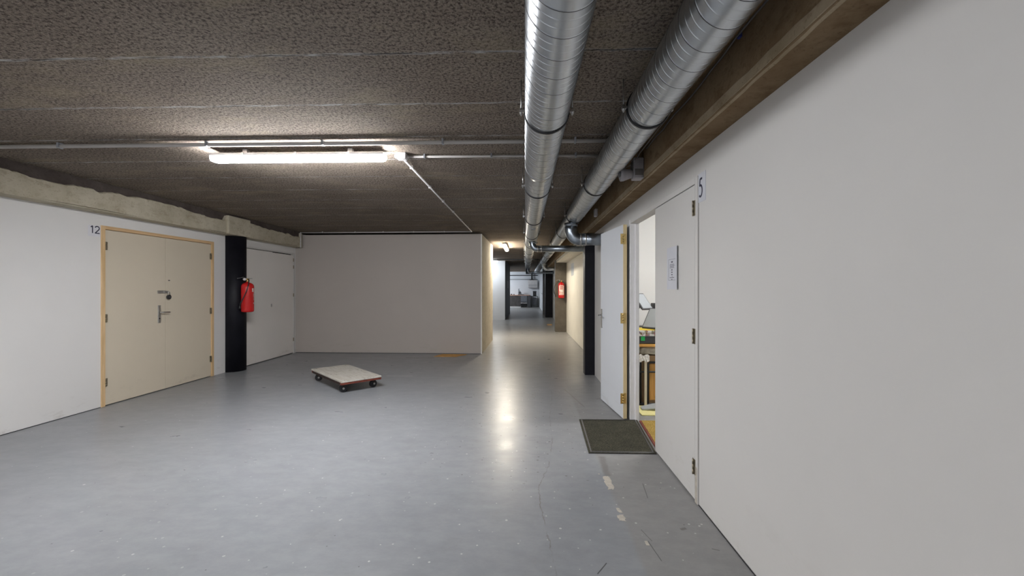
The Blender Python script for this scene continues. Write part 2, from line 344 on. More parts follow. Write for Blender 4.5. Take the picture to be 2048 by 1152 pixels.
# ------------------------------------------------------------------ geometry helpers
class B:
    """collects shapes; build() links them as one mesh object"""
    def __init__(s): s.bm = bmesh.new()
    def _bevel(s, vs, bev, seg=2):
        if bev > 0:
            es = list({e for v in vs for e in v.link_edges})
            bmesh.ops.bevel(s.bm, geom=es, offset=bev, segments=seg, profile=0.5, affect='EDGES')
    def box(s, x0, x1, y0, y1, z0, z1, bev=0.0, mi=0, M4=None):
        r = bmesh.ops.create_cube(s.bm, size=1); vs = r['verts']
        T = Matrix.Translation(((x0 + x1) / 2, (y0 + y1) / 2, (z0 + z1) / 2)) @ Matrix.Diagonal((x1 - x0, y1 - y0, z1 - z0, 1))
        if M4 is not None: T = M4 @ T
        bmesh.ops.transform(s.bm, matrix=T, verts=vs)
        for f in {f for v in vs for f in v.link_faces}: f.material_index = mi
        s._bevel(vs, bev); return s
    def prism(s, pts, z0, z1, mi=0, bev=0.0):
        a = [s.bm.verts.new((x, y, z0)) for x, y in pts]; b = [s.bm.verts.new((x, y, z1)) for x, y in pts]
        n = len(pts); fs = [s.bm.faces.new(list(reversed(a))), s.bm.faces.new(b)]
        for i in range(n): fs.append(s.bm.faces.new((a[i], a[(i + 1) % n], b[(i + 1) % n], b[i])))
        for f in fs: f.material_index = mi
        s._bevel(a + b, bev); return s
    def hexa(s, p8, mi=0):
        v = [s.bm.verts.new(p) for p in p8]
        for q in ((3, 2, 1, 0), (4, 5, 6, 7), (0, 1, 5, 4), (1, 2, 6, 5), (2, 3, 7, 6), (3, 0, 4, 7)):
            f = s.bm.faces.new([v[i] for i in q]); f.material_index = mi
        return s
    def tube(s, path, r, seg=16, mi=0, cap=True):
        """r: a radius or a list, one per point"""
        path = [Vector(p) for p in path]; n = len(path)
        rs = r if isinstance(r, (list, tuple)) else [r] * n
        t0 = (path[1] - path[0]).normalized()
        up = Vector((0, 0, 1)) if abs(t0.z) < 0.9 else Vector((1, 0, 0))
        nrm = t0.cross(up).normalized(); rings = []
        for i in range(n):
            t = (path[min(i + 1, n - 1)] - path[max(i - 1, 0)]).normalized()
            nrm = (nrm - t * nrm.dot(t)).normalized(); bi = t.cross(nrm)
            rings.append([s.bm.verts.new(path[i] + (nrm * math.cos(a) + bi * math.sin(a)) * rs[i]) for a in [2 * math.pi * k / seg for k in range(seg)]])
        fs = []
        for i in range(n - 1):
            for k in range(seg):
                fs.append(s.bm.faces.new((rings[i][k], rings[i][(k + 1) % seg], rings[i + 1][(k + 1) % seg], rings[i + 1][k])))
        if cap: fs += [s.bm.faces.new(list(reversed(rings[0]))), s.bm.faces.new(rings[-1])]
        for f in fs: f.material_index = mi; f.smooth = len(f.verts) == 4
        return s
    def lathe(s, prof, origin=(0, 0, 0), seg=32, mi=0):
        o = Vector(origin); rings = []
        for r, z in prof:
            rings.append([s.bm.verts.new(o + Vector((max(r, 1e-4) * math.cos(2 * math.pi * k / seg), max(r, 1e-4) * math.sin(2 * math.pi * k / seg), z))) for k in range(seg)])
        for i in range(len(rings) - 1):
            for k in range(seg):
                f = s.bm.faces.new((rings[i][k], rings[i][(k + 1) % seg], rings[i + 1][(k + 1) % seg], rings[i + 1][k])); f.smooth = True; f.material_index = mi
        return s
    def build(s, name, mat, parent=None, loc=None, fix=True):
        if fix: bmesh.ops.recalc_face_normals(s.bm, faces=s.bm.faces)
        me = D.meshes.new(name); s.bm.to_mesh(me); s.bm.free()
        for m_ in (mat if isinstance(mat, (list, tuple)) else [mat]): me.materials.append(m_)
        o = D.objects.new(name, me); C.objects.link(o)
        if parent is not None: o.parent = parent
        if loc is not None: o.location = loc
        return o

def tag(o, label, cat=None, group=None, kind=None):
    o['label'] = label
    if cat: o['category'] = cat
    if group: o['group'] = group
    if kind: o['kind'] = kind
    return o
def empty(name, loc=(0, 0, 0), rz=0):
    o = D.objects.new(name, None); C.objects.link(o); o.location = loc; o.rotation_euler = (0, 0, rz); o.empty_display_size = 0.1
    return o
def struct(o, label): return tag(o, label, None, None, 'structure')
def copy_tree(o, parent=None):
    c = o.copy(); C.objects.link(c); c.parent = parent
    for ch in [x for x in D.objects if x.parent == o]: copy_tree(ch, c)
    return c
def arc(c, r, a0, a1, n, plane='xz'):
    out = []
    for i in range(n + 1):
        a = a0 + (a1 - a0) * i / n; u, v = r * math.cos(a), r * math.sin(a)
        out.append({'xz': (c[0] + u, c[1], c[2] + v), 'xy': (c[0] + u, c[1] + v, c[2]), 'yz': (c[0], c[1] + u, c[2] + v)}[plane])
    return out

# ================================================================== THE SHELL
Y0, Y1 = -8.0, 31.0
fl = B(); fl.box(-9.0, 5.2, Y0 - .2, Y1 + .3, -0.2, 0.0)
struct(fl.build('floor', M['floor']), 'grey painted concrete floor with worn patches, cracks and paint drips')
ce = B(); ce.box(-9.0, 5.2, Y0 - .2, Y1 + .3, ZC, ZC + .25)
struct(ce.build('ceiling', M['ceiling']), 'dark rough concrete ceiling with pale board joints')

# left wall with two door recesses
D12 = (4.77, 6.55, 2.135); D13 = (7.30, 8.92, 2.15)
wl = B()
for (a, b, z0, z1) in ((Y0, D12[0], 0, ZC), (D12[0], D12[1], D12[2], ZC), (D12[1], D13[0], 0, ZC), (D13[0], D13[1], D13[2], ZC), (D13[1], 23.0, 0, ZC)):
    wl.box(XL - .12, XL, a, b, z0, z1)
struct(wl.build('wall_left', M['wall_l']), 'white painted wall on the left below the pale concrete beam')

# right wall: door 5 opening 2.74 .. 4.50
DR = (2.745, 4.53, 2.125)
wr = B()
for (a, b, z0, z1) in ((Y0, DR[0], 0, ZC), (DR[0], DR[1], DR[2], ZC), (DR[1], 6.8, 0, ZC)):
    wr.box(XR, XR + .07, a, b, z0, z1)
struct(wr.build('wall_right', M['wall']), 'long white wall on the right with the open storeroom doorway')
struct(B().box(XC, XC + .1, 6.8, 22.3, 0, ZC).build('wall_corridor', M['soffit']), 'off-white corridor wall beyond the black column')
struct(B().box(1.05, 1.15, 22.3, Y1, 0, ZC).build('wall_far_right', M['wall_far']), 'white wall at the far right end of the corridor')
struct(B().box(.93, 1.32, 22.1, 22.3, 0, ZC).build('pillar_grey', M['mid_grey']), 'narrow grey pier at the far end of the corridor')
struct(B().box(XR, 1.42, 6.78, 6.86, 0, ZC).build('wall_return', M['wall']), 'short white return behind the black column')
# rear closing walls (behind the camera)
struct(B().box(-9, 5.2, Y0 - .2, Y0, 0, ZC).build('wall_rear', M['wall']), 'white wall behind the viewpoint')
# storeroom behind door 5
sr = B(); sr.box(4.6, 4.7, 1.5, 6.7, 0, ZC); sr.box(XR + .07, 4.7, 6.6, 6.78, 0, ZC); sr.box(XR + .07, 4.7, 1.4, 1.5, 0, ZC)
struct(sr.build('wall_storeroom', M['wall_room']), 'bright off-white walls inside the storeroom')
struct(B().box(XR + .07, 4.6, 1.5, 6.6, ZC - .02, ZC - .001).build('ceiling_storeroom', M['wall_room']), 'white storeroom ceiling')

# partition box straight ahead
bw = B(); zt = 2.545
bw.prism([(XL, 8.96), (-.92, 8.885), (-.92, 8.955), (XL, 9.03)], 0, zt)
struct(bw.build('wall_back', M['partition']), 'plain grey-white partition wall facing the room')
sw = B(); sw.prism([(-.9205, 8.90), (-.915, 8.90), (-.868, 11.29), (-.94, 11.29), (-.99, 8.96)], 0, zt)
struct(sw.build('wall_side', M['side_plaster']), 'raw plaster side of the partition lit warmly by the corridor lamp')
struct(B().box(XL, -.87, 11.22, 11.29, 0, zt).build('wall_partition_rear', M['partition']), 'rear face of the partition')
struct(B().box(-4.9, -.95, 8.98, 11.2, zt - .06, zt - .02).build('ceiling_partition', M['dark_wall']), 'top of the boxed-in partition room')
struct(B().box(-.936, -.912, 8.877, 8.90, 0, zt).build('trim_1', M['paper_white']), 'thin white corner bead on the partition edge')
# far block left of the corridor
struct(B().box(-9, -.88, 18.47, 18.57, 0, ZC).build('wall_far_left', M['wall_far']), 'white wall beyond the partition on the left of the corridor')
struct(B().prism([(-.88, 18.475), (-.87, 18.475), (-.82, 23.0), (-.93, 23.0), (-.93, 18.57)], 0, ZC).build('wall_charcoal', M['dark_wall']), 'charcoal wall face beyond the partition')
struct(B().box(-9, -.93, 22.9, 23.0, 0, ZC).build('wall_far_block', M['dark_wall']), 'rear of the charcoal block')
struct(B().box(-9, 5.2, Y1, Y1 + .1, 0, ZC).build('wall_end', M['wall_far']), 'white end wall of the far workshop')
struct(B().box(-9.1, -9, Y0, Y1, 0, ZC).build('wall_outer', M['wall_far']), 'outer wall hidden behind the left rooms')
struct(B().box(5.2, 5.3, Y0, Y1, 0, ZC).build('wall_outer_right', M['wall_far']), 'outer wall hidden behind the right rooms')

# left beam: dark core with a ragged pale skim coat
bl = B(); bl.box(XL - .001, -4.815, Y0, 8.90, ZB, ZC)
bl_o = struct(bl.build('beam_left', M['beam_core']), 'pale concrete beam along the top of the left wall')
sk = B(); prev = None; y = Y0; z = 2.50
rnd = random.Random(3)
vs = []
while y < 8.885:
    z += rnd.uniform(-.012, .012); z = min(max(z, 2.480), 2.535)
    if 6.55 < y < 7.2: zz = 2.56
    else: zz = z
    vs.append((y, zz)); y += rnd.uniform(.02, .06)
vs.append((8.887, 2.52))
bm = sk.bm
rows = []
for y, z in vs:
    lo = ZB - .004 + .004 * math.sin(y * 3.1) + (rnd.uniform(-.004, .003) if y > 7.2 else 0)
    rows.append([bm.verts.new((-4.815, y, lo)), bm.verts.new((-4.79, y, lo + .006)), bm.verts.new((-4.79 + .003 * math.sin(y * 5), y, z - .012)), bm.verts.new((-4.815, y, z))])
for a, b in zip(rows, rows[1:]):
    for k in range(3): bm.faces.new((a[k], a[k + 1], b[k + 1], b[k]))
    bm.faces.new((a[3], a[0], b[0], b[3]))
bm.faces.new(rows[0]); bm.faces.new(list(reversed(rows[-1])))
o = sk.build('skim_coat', M['beam'], bl_o)
o = B().box(XL - .001, -4.79, Y0, 8.88, ZB - .012, ZB - .001, 0.002).build('lower_edge', M['beam'], bl_o)
o = B().box(-4.82, -4.755, 6.60, 7.14, 2.272, 2.57, 0.012).build('column_cap', M['beam'], bl_o)
o = B().box(-4.97, -4.785, 8.80, 8.884, 2.268, 2.57, 0.004).build('beam_end', M['beam'], bl_o)

# right beam, brown form-cast concrete with a worn lower arris
br = B()
br.prism([(XB, -6), (XB, 18.0), (XC + .02, 18.0), (XC + .02, 6.8), (XR + .02, 6.8), (XR + .02, -6)], ZB, ZC)
br_o = struct(br.build('beam_right', M['beam_brown']), 'brown form-cast concrete beam running along the right wall')
# chamfered arris strip, slightly proud of the face
ar = B(); rows = []; y = -6
while y <= 18.001:
    j = rnd.uniform(-.003, .003)
    rows.append([ar.bm.verts.new(p) for p in ((XB + .001, y, ZB + .052 + j), (XB - .006, y, ZB + .045 + j), (XB - .004 + j * .4, y, ZB + .004), (XB + .022 + j, y, ZB - .004), (XB + .03 + j, y, ZB + .002))])
    y += .08
for a, b in zip(rows, rows[1:]):
    for k in range(5): ar.bm.faces.new((a[k], a[(k + 1) % 5], b[(k + 1) % 5], b[k]))
ar.build('worn_arris', M['beam_edge'], br_o)
B().box(XB - .002, XB + .01, 3.595, 3.602, ZB + .05, ZC - .01).build('joint_line', M['black'], br_o)
# white soffit under the beam in the corridor
struct(B().box(XB + .03, XC, 7.12, 13.4, 2.205, ZB - .001).build('trim_2', M['soffit']), 'white boxed soffit over the corridor wall')

# columns
cl = B(); cl.lathe([(0.0001, 0), (.185, 0), (.185, 2.272), (.0001, 2.272)], (-4.955, 7.0, 0), 48)
cl_o = struct(cl.build('column_round', M['black_paint']), 'round black painted column set into the left wall')
struct(B().box(XB + .004, XR + .03, 6.79, 6.99, 0, ZB, 0.004).build('column_black', M['black_paint']), 'square black column at the end of the right wall')
struct(B().box(.965, XC, 13.42, 13.75, 0, ZB, 0.004).build('column_grey', M['brown_paint']), 'dark grey-brown column carrying the far extinguisher')
struct(B().box(.97, XC, 20.1, 20.45, 0, ZB, 0.004).build('column_dark', M['black_paint']), 'far black column on the right of the corridor')
# black skirting piece beyond the soffit
struct(B().box(XL, XL + .004, Y0, D12[0] - .005, 0, .006).build('baseboard_left', M['black']), 'thin dark joint between left wall and floor')
struct(B().box(XR - .004, XR, Y0, DR[0] - .005, 0, .006).build('baseboard_right', M['black']), 'thin dark joint between right wall and floor')
struct(B().prism([(XL, 8.952), (-.92, 8.879), (-.92, 8.886), (XL, 8.96)], 0, .010).build('baseboard_back', M['dark_grey']), 'thin dark joint below the partition')

# ================================================================== DOORS
def hinge(parent, x, y, z, nx, mat, h=.095, wd=.05, name='hinge'):
    b = B(); b.box(-.0015, .0015, -wd / 2, wd / 2, -h / 2, h / 2, .0008)
    for k in range(3): b.tube([(nx * .006, 0, -h / 2 + k * h / 3 + .001), (nx * .006, 0, -h / 2 + (k + 1) * h / 3 - .001)], .006, 10)
    return b.build(name, mat, parent, (x, y, z))

# door 12 (cream double door, pine frame)
d = struct(empty('door_12', (XL, 5.66, 0)), 'cream double door marked 12 in a pine frame')
ox, oy = XL, 5.66
L = lambda b: b
fr = B()
fr.box(-.10, .012, D12[0] - oy, D12[0] - oy + .045, 0, 2.135, .002)
fr.box(-.10, .012, D12[1] - oy - .045, D12[1] - oy, 0, 2.135, .002)
fr.build('door_frame', M['pine'], d)
B().box(-.10, .012, D12[0] - oy + .045, D12[1] - oy - .045, 2.095, 2.135, .002).build('frame_head', M['pine_y'], d)
B().box(-.11, -.06, D12[0] - oy + .045, D12[1] - oy - .045, 0, 2.095).build('door_stop', M['black'], d)
le = B().box(-.045, -.003, D12[0] - oy + .049, -.002, .010, 2.090, .0015).build('door_leaf', M['door_cream'], d)
ri = B().box(-.045, -.003, .002, D12[1] - oy - .049, .010, 2.090, .0015).build('door_leaf', M['door_cream'], d)
for z in (1.90, 1.04, .28):
    hinge(le, .004, D12[0] - oy + .052, z, 1, M['hinge_old'])
    hinge(ri, .004, D12[1] - oy - .052, z, 1, M['hinge_old'])
hp = B(); hp.box(-.003, .007, -.125, -.082, .925, 1.165, .003); hp.build('handle_plate', M['steel'], le)
hn = B(); hn.tube([(.005, -.104, 1.07), (.045, -.104, 1.07), (.052, -.098, 1.07), (.055, -.085, 1.07), (.055, .012, 1.066)], .0085, 12)
hn.build('lever_handle', M['steel'], le)
kc = B(); kc.tube([(.004, -.104, .985), (.011, -.104, .985)], .009, 12); kc.build('keyhole', M['black'], le)
hs = B(); hs.box(-.003, .003, -.13, -.01, 1.325, 1.365, .001); hs.box(.003, .006, -.03, .03, 1.328, 1.362, .001)
for k in range(4): hs.tube([(.002, -.115 + k * .025, 1.355), (.005, -.115 + k * .025, 1.355)], .004, 8)
hs.build('hasp', M['steel'], le)
st = B(); st.tube(arc((.014, .022, 1.345), .012, 0, math.pi * 2, 14, 'xz'), .003, 8, cap=False); st.build('staple', M['steel'], ri)
B().box(-.004, -.0015, .045, .075, 1.50, 1.512, .001).build('old_keyhole', M['black'], ri)
pd = empty('padlock', (XL + .024, oy + .028, 1.275))
b = B(); b.tube([(-.011, 0, 0), (-.009, 0, 0), (.009, 0, 0), (.011, 0, 0)], [.028, .032, .032, .028], 28); b.build('body', M['black'], pd)
b = B(); b.tube([(0, -.015, .02), (0, -.015, .06)] + arc((0, 0, .06), .015, math.pi, 0, 8, 'yz')[1:-1] + [(0, .015, .06), (0, .015, .02)], .0035, 8); b.build('shackle', M['steel'], pd)
b = B(); b.tube([(.011, 0, 0), (.014, 0, 0)], .013, 20); b.build('dial', M['dark_grey'], pd)
tag(pd, 'round black padlock hanging from the hasp on the cream double door', 'padlock')

# door 13 (white double door beyond the round column)
d = struct(empty('door_13', (XL, 8.12, 0)), 'white double door beyond the black round column')
oy = 8.12
fr = B(); fr.box(-.1, .006, D13[0] - oy, D13[0] - oy + .035, 0, 2.15, .002); fr.box(-.1, .006, D13[1] - oy - .05, D13[1] - oy, 0, 2.15, .002)
fr.box(-.1, .006, D13[0] - oy + .035, D13[1] - oy - .05, 2.12, 2.15, .002); fr.build('door_frame', M['door_white'], d)
B().box(-.1, -.06, D13[0] - oy + .035, D13[1] - oy - .05, 0, 2.12).build('door_stop', M['black'], d)
le = B().box(-.045, .001, D13[0] - oy + .037, -.0015, .014, 2.108, .0015).build('door_leaf', M['door_far'], d)
ri = B().box(-.045, -.004, .0015, D13[1] - oy - .053, .014, 2.100, .0015).build('door_leaf', M['door_far'], d)
for z in (2.0, 1.85, 1.25, .30): hinge(ri, .002, D13[1] - oy - .052, z, 1, M['hinge_old'], .07, .03)
B().box(.001, .004, -.055, -.015, 1.03, 1.09, .001).build('lock_plate', M['steel'], le)

# door 5 (right, one leaf closed, one wide open)
d = struct(empty('door_5', (XR, 3.635, 0)), 'white double door marked 5 with its far leaf standing open')
oy = 3.635
fr = B(); zf = 2.125
fr.box(-.008, .085, DR[0] - oy, DR[0] - oy + .045, 0, zf, .002)
fr.box(-.008, .085, DR[0] - oy + .045, DR[1] - oy - .045, 2.082, zf, .002)
fr.build('door_frame', M['door_white'], d)
fr = B(); fr.box(-.008, .085, DR[1] - oy - .0449, DR[1] - oy, 0, zf, .002); fr.box(.045, .084, DR[1] - oy - .062, DR[1] - oy - .0451, 0, 2.081, .002)
fr.build('door_jamb', M['frame_white'], d)
B().box(-.0086, -.0079, DR[0] - oy + .004, DR[0] - oy + .040, .0, .235, 0).build('bare_wood_patch', M['tape'], d)
B().box(-.0005, .002, DR[0] - oy - .004, DR[1] - oy + .004, zf, zf + .004).build('frame_shadow_line', M['cable_dark'], d)  # dark strip standing in for the shadow line over the frame head
B().box(-.0005, .002, DR[0] - oy - .004, DR[0] - oy, 0, zf).build('frame_shadow_line', M['cable_dark'], d)  # matching strip of painted shade down the near side of the frame
cl_ = B().box(-.006, .036, DR[0] - oy + .05, -.003, .012, 2.076, .0015).build('door_leaf', M['door_white'], d)
for z in (1.925, 1.083, .226): hinge(cl_, -.009, DR[0] - oy + .055, z, -1, M['hinge_old'], .10, .045)
# open leaf, hinged at y = 4.50, swung round towards the wall
tip = Vector((0.990, 5.295)); hg = Vector((1.083, 4.500)); dv = tip - hg
ang = math.atan2(dv.y, dv.x)
ol = B(); ol.box(0, .80, .001, .041, .012, 2.074, .001)
ol_o = ol.build('door_leaf', M['door_blue'], d); ol_o.location = (hg.x - XR, hg.y - oy, 0); ol_o.rotation_euler = (0, 0, ang)
# pine lipping along the hinge edge of the leaf
B().box(-.004, -.0002, .001, .041, .012, 2.074).build('pine_lipping', M['pine_pale'], ol_o)
for z in (1.92, 1.08, .23):
    b = B(); b.box(-.007, -.004, .012, .038, -.055, .055, .0008)
    for k in range(4): b.tube([(-.012, .046, -.055 + k * .0275 + .001), (-.012, .046, -.055 + (k + 1) * .0275 - .001)], .008, 12)
    b.box(-.016, -.012, .052, .075, -.055, .055, .0008)
    b.build('hinge', M['brass'], ol_o, (0, 0, z))
def lever(parent, x, z, side):
    b = B(); y0 = .041 if side > 0 else .001; s_ = side
    ya, yb = sorted((y0, y0 + s_ * .007))
    b.box(x - .02, x + .02, ya, yb, z - .16, z + .075, .002)
    b.build('handle_plate', M['steel'], parent)
    b = B(); b.tube([(x, y0 + s_ * .005, z), (x, y0 + s_ * .045, z), (x - .012, y0 + s_ * .055, z), (x - .11, y0 + s_ * .055, z - .004)], .008, 10)
    b.build('lever_handle', M['steel'], parent)
lever(ol_o, .755, 1.065, 1)

# closed door in the corridor wall with a ventilation grille
d = struct(empty('door_6', (XC, 10.4, 0)), 'off-white flush door in the warm-lit corridor wall')
B().box(-.012, .02, -.95, .95, .01, 2.10, .002).build('door_leaf', M['soffit'], d)
b = B()
for k in range(9): b.box(-.008, .008, -.34, .34, k * .035, k * .035 + .022, .001)
b.box(-.004, .008, -.36, .36, -.015, .325)
g = b.build('ventilation_grille', M['screen_pale'], None, (XC - .006, 11.62, 1.76))
tag(g, 'pale grey louvred ventilation grille on the corridor wall beyond the black column', 'ventilation grille')

# ================================================================== LIGHT FITTINGS
def lamp(name, loc, rz, length, mat, label, group=None):
    o = empty(name, loc, rz); h = length / 2
    B().box(-h + .01, h - .01, -.052, .052, -.066, -.040, .008).build('housing', M['pvc_white'], o)
    for s_ in (-1, 1): B().box(s_ * h * .6 - .02, s_ * h * .6 + .02, -.02, .02, -.041, 0).build('mounting_bracket', M['steel'], o)
    df = B(); n = 14; rings = []
    xs = [-h, -h + .012, -h + .035, h - .035, h - .012, h]; sc_ = [.55, .85, 1, 1, .85, .55]
    for x, k in zip(xs, sc_):
        ring = []
        for i in range(n + 1):
            a = math.pi + math.pi * i / n; ca, sa = math.cos(a), math.sin(a)
            ring.append(df.bm.verts.new((x, .046 * k * math.copysign(abs(ca) ** .45, ca), -.064 - .044 * k * abs(sa) ** .6)))
        rings.append(ring)
    for a, b_ in zip(rings, rings[1:]):
        for i in range(n): df.bm.faces.new((a[i], a[i + 1], b_[i + 1], b_[i])).smooth = True
        df.bm.faces.new((a[0], a[n], b_[n], b_[0]))
    df.bm.faces.new(rings[0]); df.bm.faces.new(rings[-1])
    df.build('diffuser', mat, o)
    for q in (-.6, 0, .6):
        for y_ in (-.056, .051): B().box(h * q - .010, h * q + .010, y_, y_ + .005, -.072, -.038, .001).build('clip', M['steel'], o)
    return tag(o, label, 'ceiling light', group)
lamp('tube_light', (-1.96, 3.575, ZC), 0.004, 1.53, M['tube_cool'], 'long cool white tube light on the dark ceiling at left')
lamp('tube_light', (-.54, 11.75, ZC), math.pi / 2, 1.53, M['tube_warm'], 'warm tube light over the corridor just beyond the grey partition')
lamp('tube_light', (-1.90, 17.6, ZC), 0, 1.53, M['tube_far'], 'far cool tube light peeping out past the partition edge')
lamp('tube_light', (-2.7, 28.2, ZC), 0, 1.53, M['tube_shop'], 'tube light over the far workshop')
lamp('tube_light', (-2.0, -2.6, ZC), 0, 1.53, M['tube_rear'], 'tube light behind the viewpoint')
lamp('tube_light', (-4.0, -6.0, ZC), 0, 1.53, M['tube_rear'], 'rearmost tube light behind the viewpoint')
lamp('tube_light', (2.6, 4.6, ZC - .02), 0, 1.53, M['tube_room'], 'tube light inside the storeroom')

# ================================================================== VENTILATION DUCTS
def spiral(name, cx, cz, r, ya, yb, pitch, parent):
    prof = [(0.0, 0, 0), (.0012, .0018, 1), (.0045, .0022, 1), (.0068, .0004, 0), (.0085, 0, 0), (.0105, 0, 0), (.0445, 0, 0), (.046, 0, 0), (.048, .0014, 0), (.0505, .0014, 0), (.0525, 0, 0), (.054, 0, 0),
            (.0925, 0, 0), (.094, 0, 0), (.096, .0014, 0), (.0985, .0014, 0), (.1005, 0, 0), (.102, 0, 0), (.144, 0, 0)]
    npp = len(prof); nt = int((yb - ya) / pitch); seg = 52
    verts = []; faces = []; mi = []
    for i in range(nt * npp + 1):
        k, j = divmod(i, npp); off, dr, _ = prof[j]
        for s_ in range(seg):
            a = 2 * math.pi * s_ / seg
            verts.append((cx + (r + dr) * math.cos(a), ya + k * pitch + off + pitch * s_ / seg, cz + (r + dr) * math.sin(a)))
    nr = nt * npp + 1
    for i in range(nr - 1):
        mm = prof[i % npp][2]
        for s_ in range(seg):
            if s_ < seg - 1: a, b, c_, d_ = i * seg + s_, i * seg + s_ + 1, (i + 1) * seg + s_ + 1, (i + 1) * seg + s_
            else:
                if i + 1 + npp >= nr: continue
                a, b, c_, d_ = i * seg + s_, (i + npp) * seg, (i + 1 + npp) * seg, (i + 1) * seg + s_
            faces.append((a, b, c_, d_)); mi.append(mm)
    me = D.meshes.new(name); me.from_pydata(verts, [], faces); me.materials.append(M['galv']); me.materials.append(M['seam'])
    me.polygons.foreach_set('material_index', mi); me.polygons.foreach_set('use_smooth', [True] * len(faces)); me.update()
    o = D.objects.new(name, me); C.objects.link(o); o.parent = parent
    return o
PITCH = .147
bands = [2.43 - 1.775 * 2, 2.43 - 1.775, 2.43, 4.19, 5.98, 7.74, 9.5, 11.3, 13.1, 14.9, 16.7]
def duct(cx, cz, r, yend, label, bands):
    o = empty('spiral_duct', (cx, 0, cz))
    spiral('pipe', 0, 0, r, -3.6, yend, PITCH, o)
    zc_ = ZC - cz
    for i, y in enumerate(bands):
        if y > yend - .2: continue
        b = B(); b.tube([(0, y - .010, 0), (0, y - .008, 0), (0, y + .008, 0), (0, y + .010, 0)], [r + .003, r + .0075, r + .0075, r + .003], 52)
        g = b.build('coupling_ring', M['rubber'], o)
        for s_ in (-1, 1):
            b = B(); x0_, x1_ = sorted((s_ * (r + .002), s_ * (r + .032)))
            b.box(x0_, x1_, y - .012, y + .012, -.007, .007)
            b.tube([(s_ * (r + .022), y, -.024), (s_ * (r + .022), y, zc_)], .004, 8)
            b.tube([(s_ * (r + .022), y, -.018), (s_ * (r + .022), y, .018)], .009, 6)
            b.build('hanger_bolt', M['steel'], g)
    return tag(o, label, 'ventilation duct')
dl = duct(.125, 2.420, .125, 19.6, 'left of the two spiral galvanised ducts under the ceiling', bands)
dr = duct(.703, 2.434, .116, 26.0, 'right of the two spiral galvanised ducts, nearer the brown beam', bands)
# plain sleeves on the left duct
b = B(); b.tube([(0, 3.46, 0), (0, 3.465, 0), (0, 3.56, 0), (0, 3.565, 0)], [.125, .1275, .1275, .125], 52); b.build('sleeve', M['galv'], dl)
B().box(-.03, .03, 6.35, 6.47, -.133, -.1255).build('sticker', M['mid_grey'], dl)
# end cap of the left duct
b = B(); b.tube([(0, 19.55, 0), (0, 19.75, 0)] + [(0, 19.75 + .18 * math.sin(a), -.18 + .18 * math.cos(a)) for a in [.3, .6, .9, 1.2, 1.5]] + [(0, 19.93, -.36)], [.13, .13, .128, .122, .115, .105, .095, .085], 32)
b.build('end_elbow', M['galv_smooth'], dl)
b = B(); b.tube([(0, 25.8, 0), (0, 26.1, 0)], .124, 32); b.build('end_cap', M['galv_smooth'], dr)

def branch(label, x0, y, ztop, zc_, x1, r, mat, ribs=0, bend=None):
    """drops out of a duct, turns and runs to the right wall"""
    o = empty('duct_elbow', (x0, y, zc_)); R = bend or r * 1.35
    path = [(0, 0, ztop - zc_), (0, 0, R)]
    pts = arc((R, 0, R), R, math.pi, 1.5 * math.pi, 12)
    b = B(); b.tube(path + pts[1:], r, 36); b.build('bend', mat, o)
    b = B(); b.tube([(R, 0, 0), (x1 - x0, 0, 0)], r * .985, 36); b.build('straight_pipe', mat, o)
    b = B()
    for xx in (R, R + .07) if x1 - x0 > R + .1 else (R,):
        b.tube([(xx - .012, 0, 0), (xx - .006, 0, 0), (xx + .006, 0, 0), (xx + .012, 0, 0)], [r, r + .005, r + .005, r], 36)
    b.build('bead', M['steel'], o)
    b = B(); zz = ztop - zc_; b.tube([(0, 0, max(R, zz - .05)), (0, 0, zz)], [r + .002, r + .012], 36); b.build('collar', mat, o)
    b = B(); b.tube([(x1 - x0 - .04, 0, 0), (x1 - x0, 0, 0)], [r + .006, r + .008], 36); b.build('wall_collar', mat, o)
    return tag(o, label, 'duct elbow')
branch('fat smooth steel elbow turning from the right duct into the white wall', .655, 6.0, 2.322, 2.09, XR, .086, M['galv_smooth'], bend=.13)
branch('dark steel branch pipe running from the left duct across to behind the black column', .145, 8.2, 2.30, 2.165, XC, .062, M['galv_smooth'], bend=.10)
branch('creamy corrugated elbow beside the top of the grey-brown column', .72, 16.0, 2.322, 2.12, XC, .07, M['galv'], bend=.12)
branch('thin far branch pipe crossing at the end of the left duct', .13, 19.3, 2.30, 2.10, XC, .05, M['galv_smooth'], bend=.09)

# ================================================================== CONDUITS AND CABLES
def conduit(name, path, r, mat, label, cat, clips=(), clipmat=None, group=None):
    p0 = Vector(path[0]); o = B(); o.tube([Vector(p) - p0 for p in path], r, 12)
    ob = o.build(name, mat, None, p0)
    for c in clips:
        c = Vector(c) - p0; d_ = (Vector(path[1]) - Vector(path[0])).normalized()
        ax = abs(d_.x) > .5
        b = B()
        if ax: b.box(c.x - .008, c.x + .008, -r - .006, r + .006, -r - .003, ZC - p0.z - .0005, .002)
        else: b.box(-r - .006, r + .006, c.y - .008, c.y + .008, -r - .003, ZC - p0.z - .0005, .002)
        b.build('clip', clipmat or M['pvc_white'], ob)
    return tag(ob, label, cat, group)
zc1 = ZC - .026
conduit('conduit', [(-8.5, 3.36, zc1), (-2.6, 3.36, zc1), (1.0, 3.37, zc1)][0:] if False else [(XL + .18, 3.36, zc1), (XB, 3.37, zc1)], .0155, M['pvc'], 'long grey conduit crossing the whole ceiling in front of the tube light', 'conduit',
        [(x, 3.36, zc1) for x in (-3.85, -2.6, -1.64, -.66, .4)], M['mid_grey'])
conduit('conduit', [(-1.07, 3.74, zc1 + .003), (XB, 3.745, zc1 + .003)], .011, M['pvc'], 'thin grey conduit from the junction box to the ducts', 'conduit', [(x, 3.74, 0) for x in (-.9, -.3, .45)], M['mid_grey'])
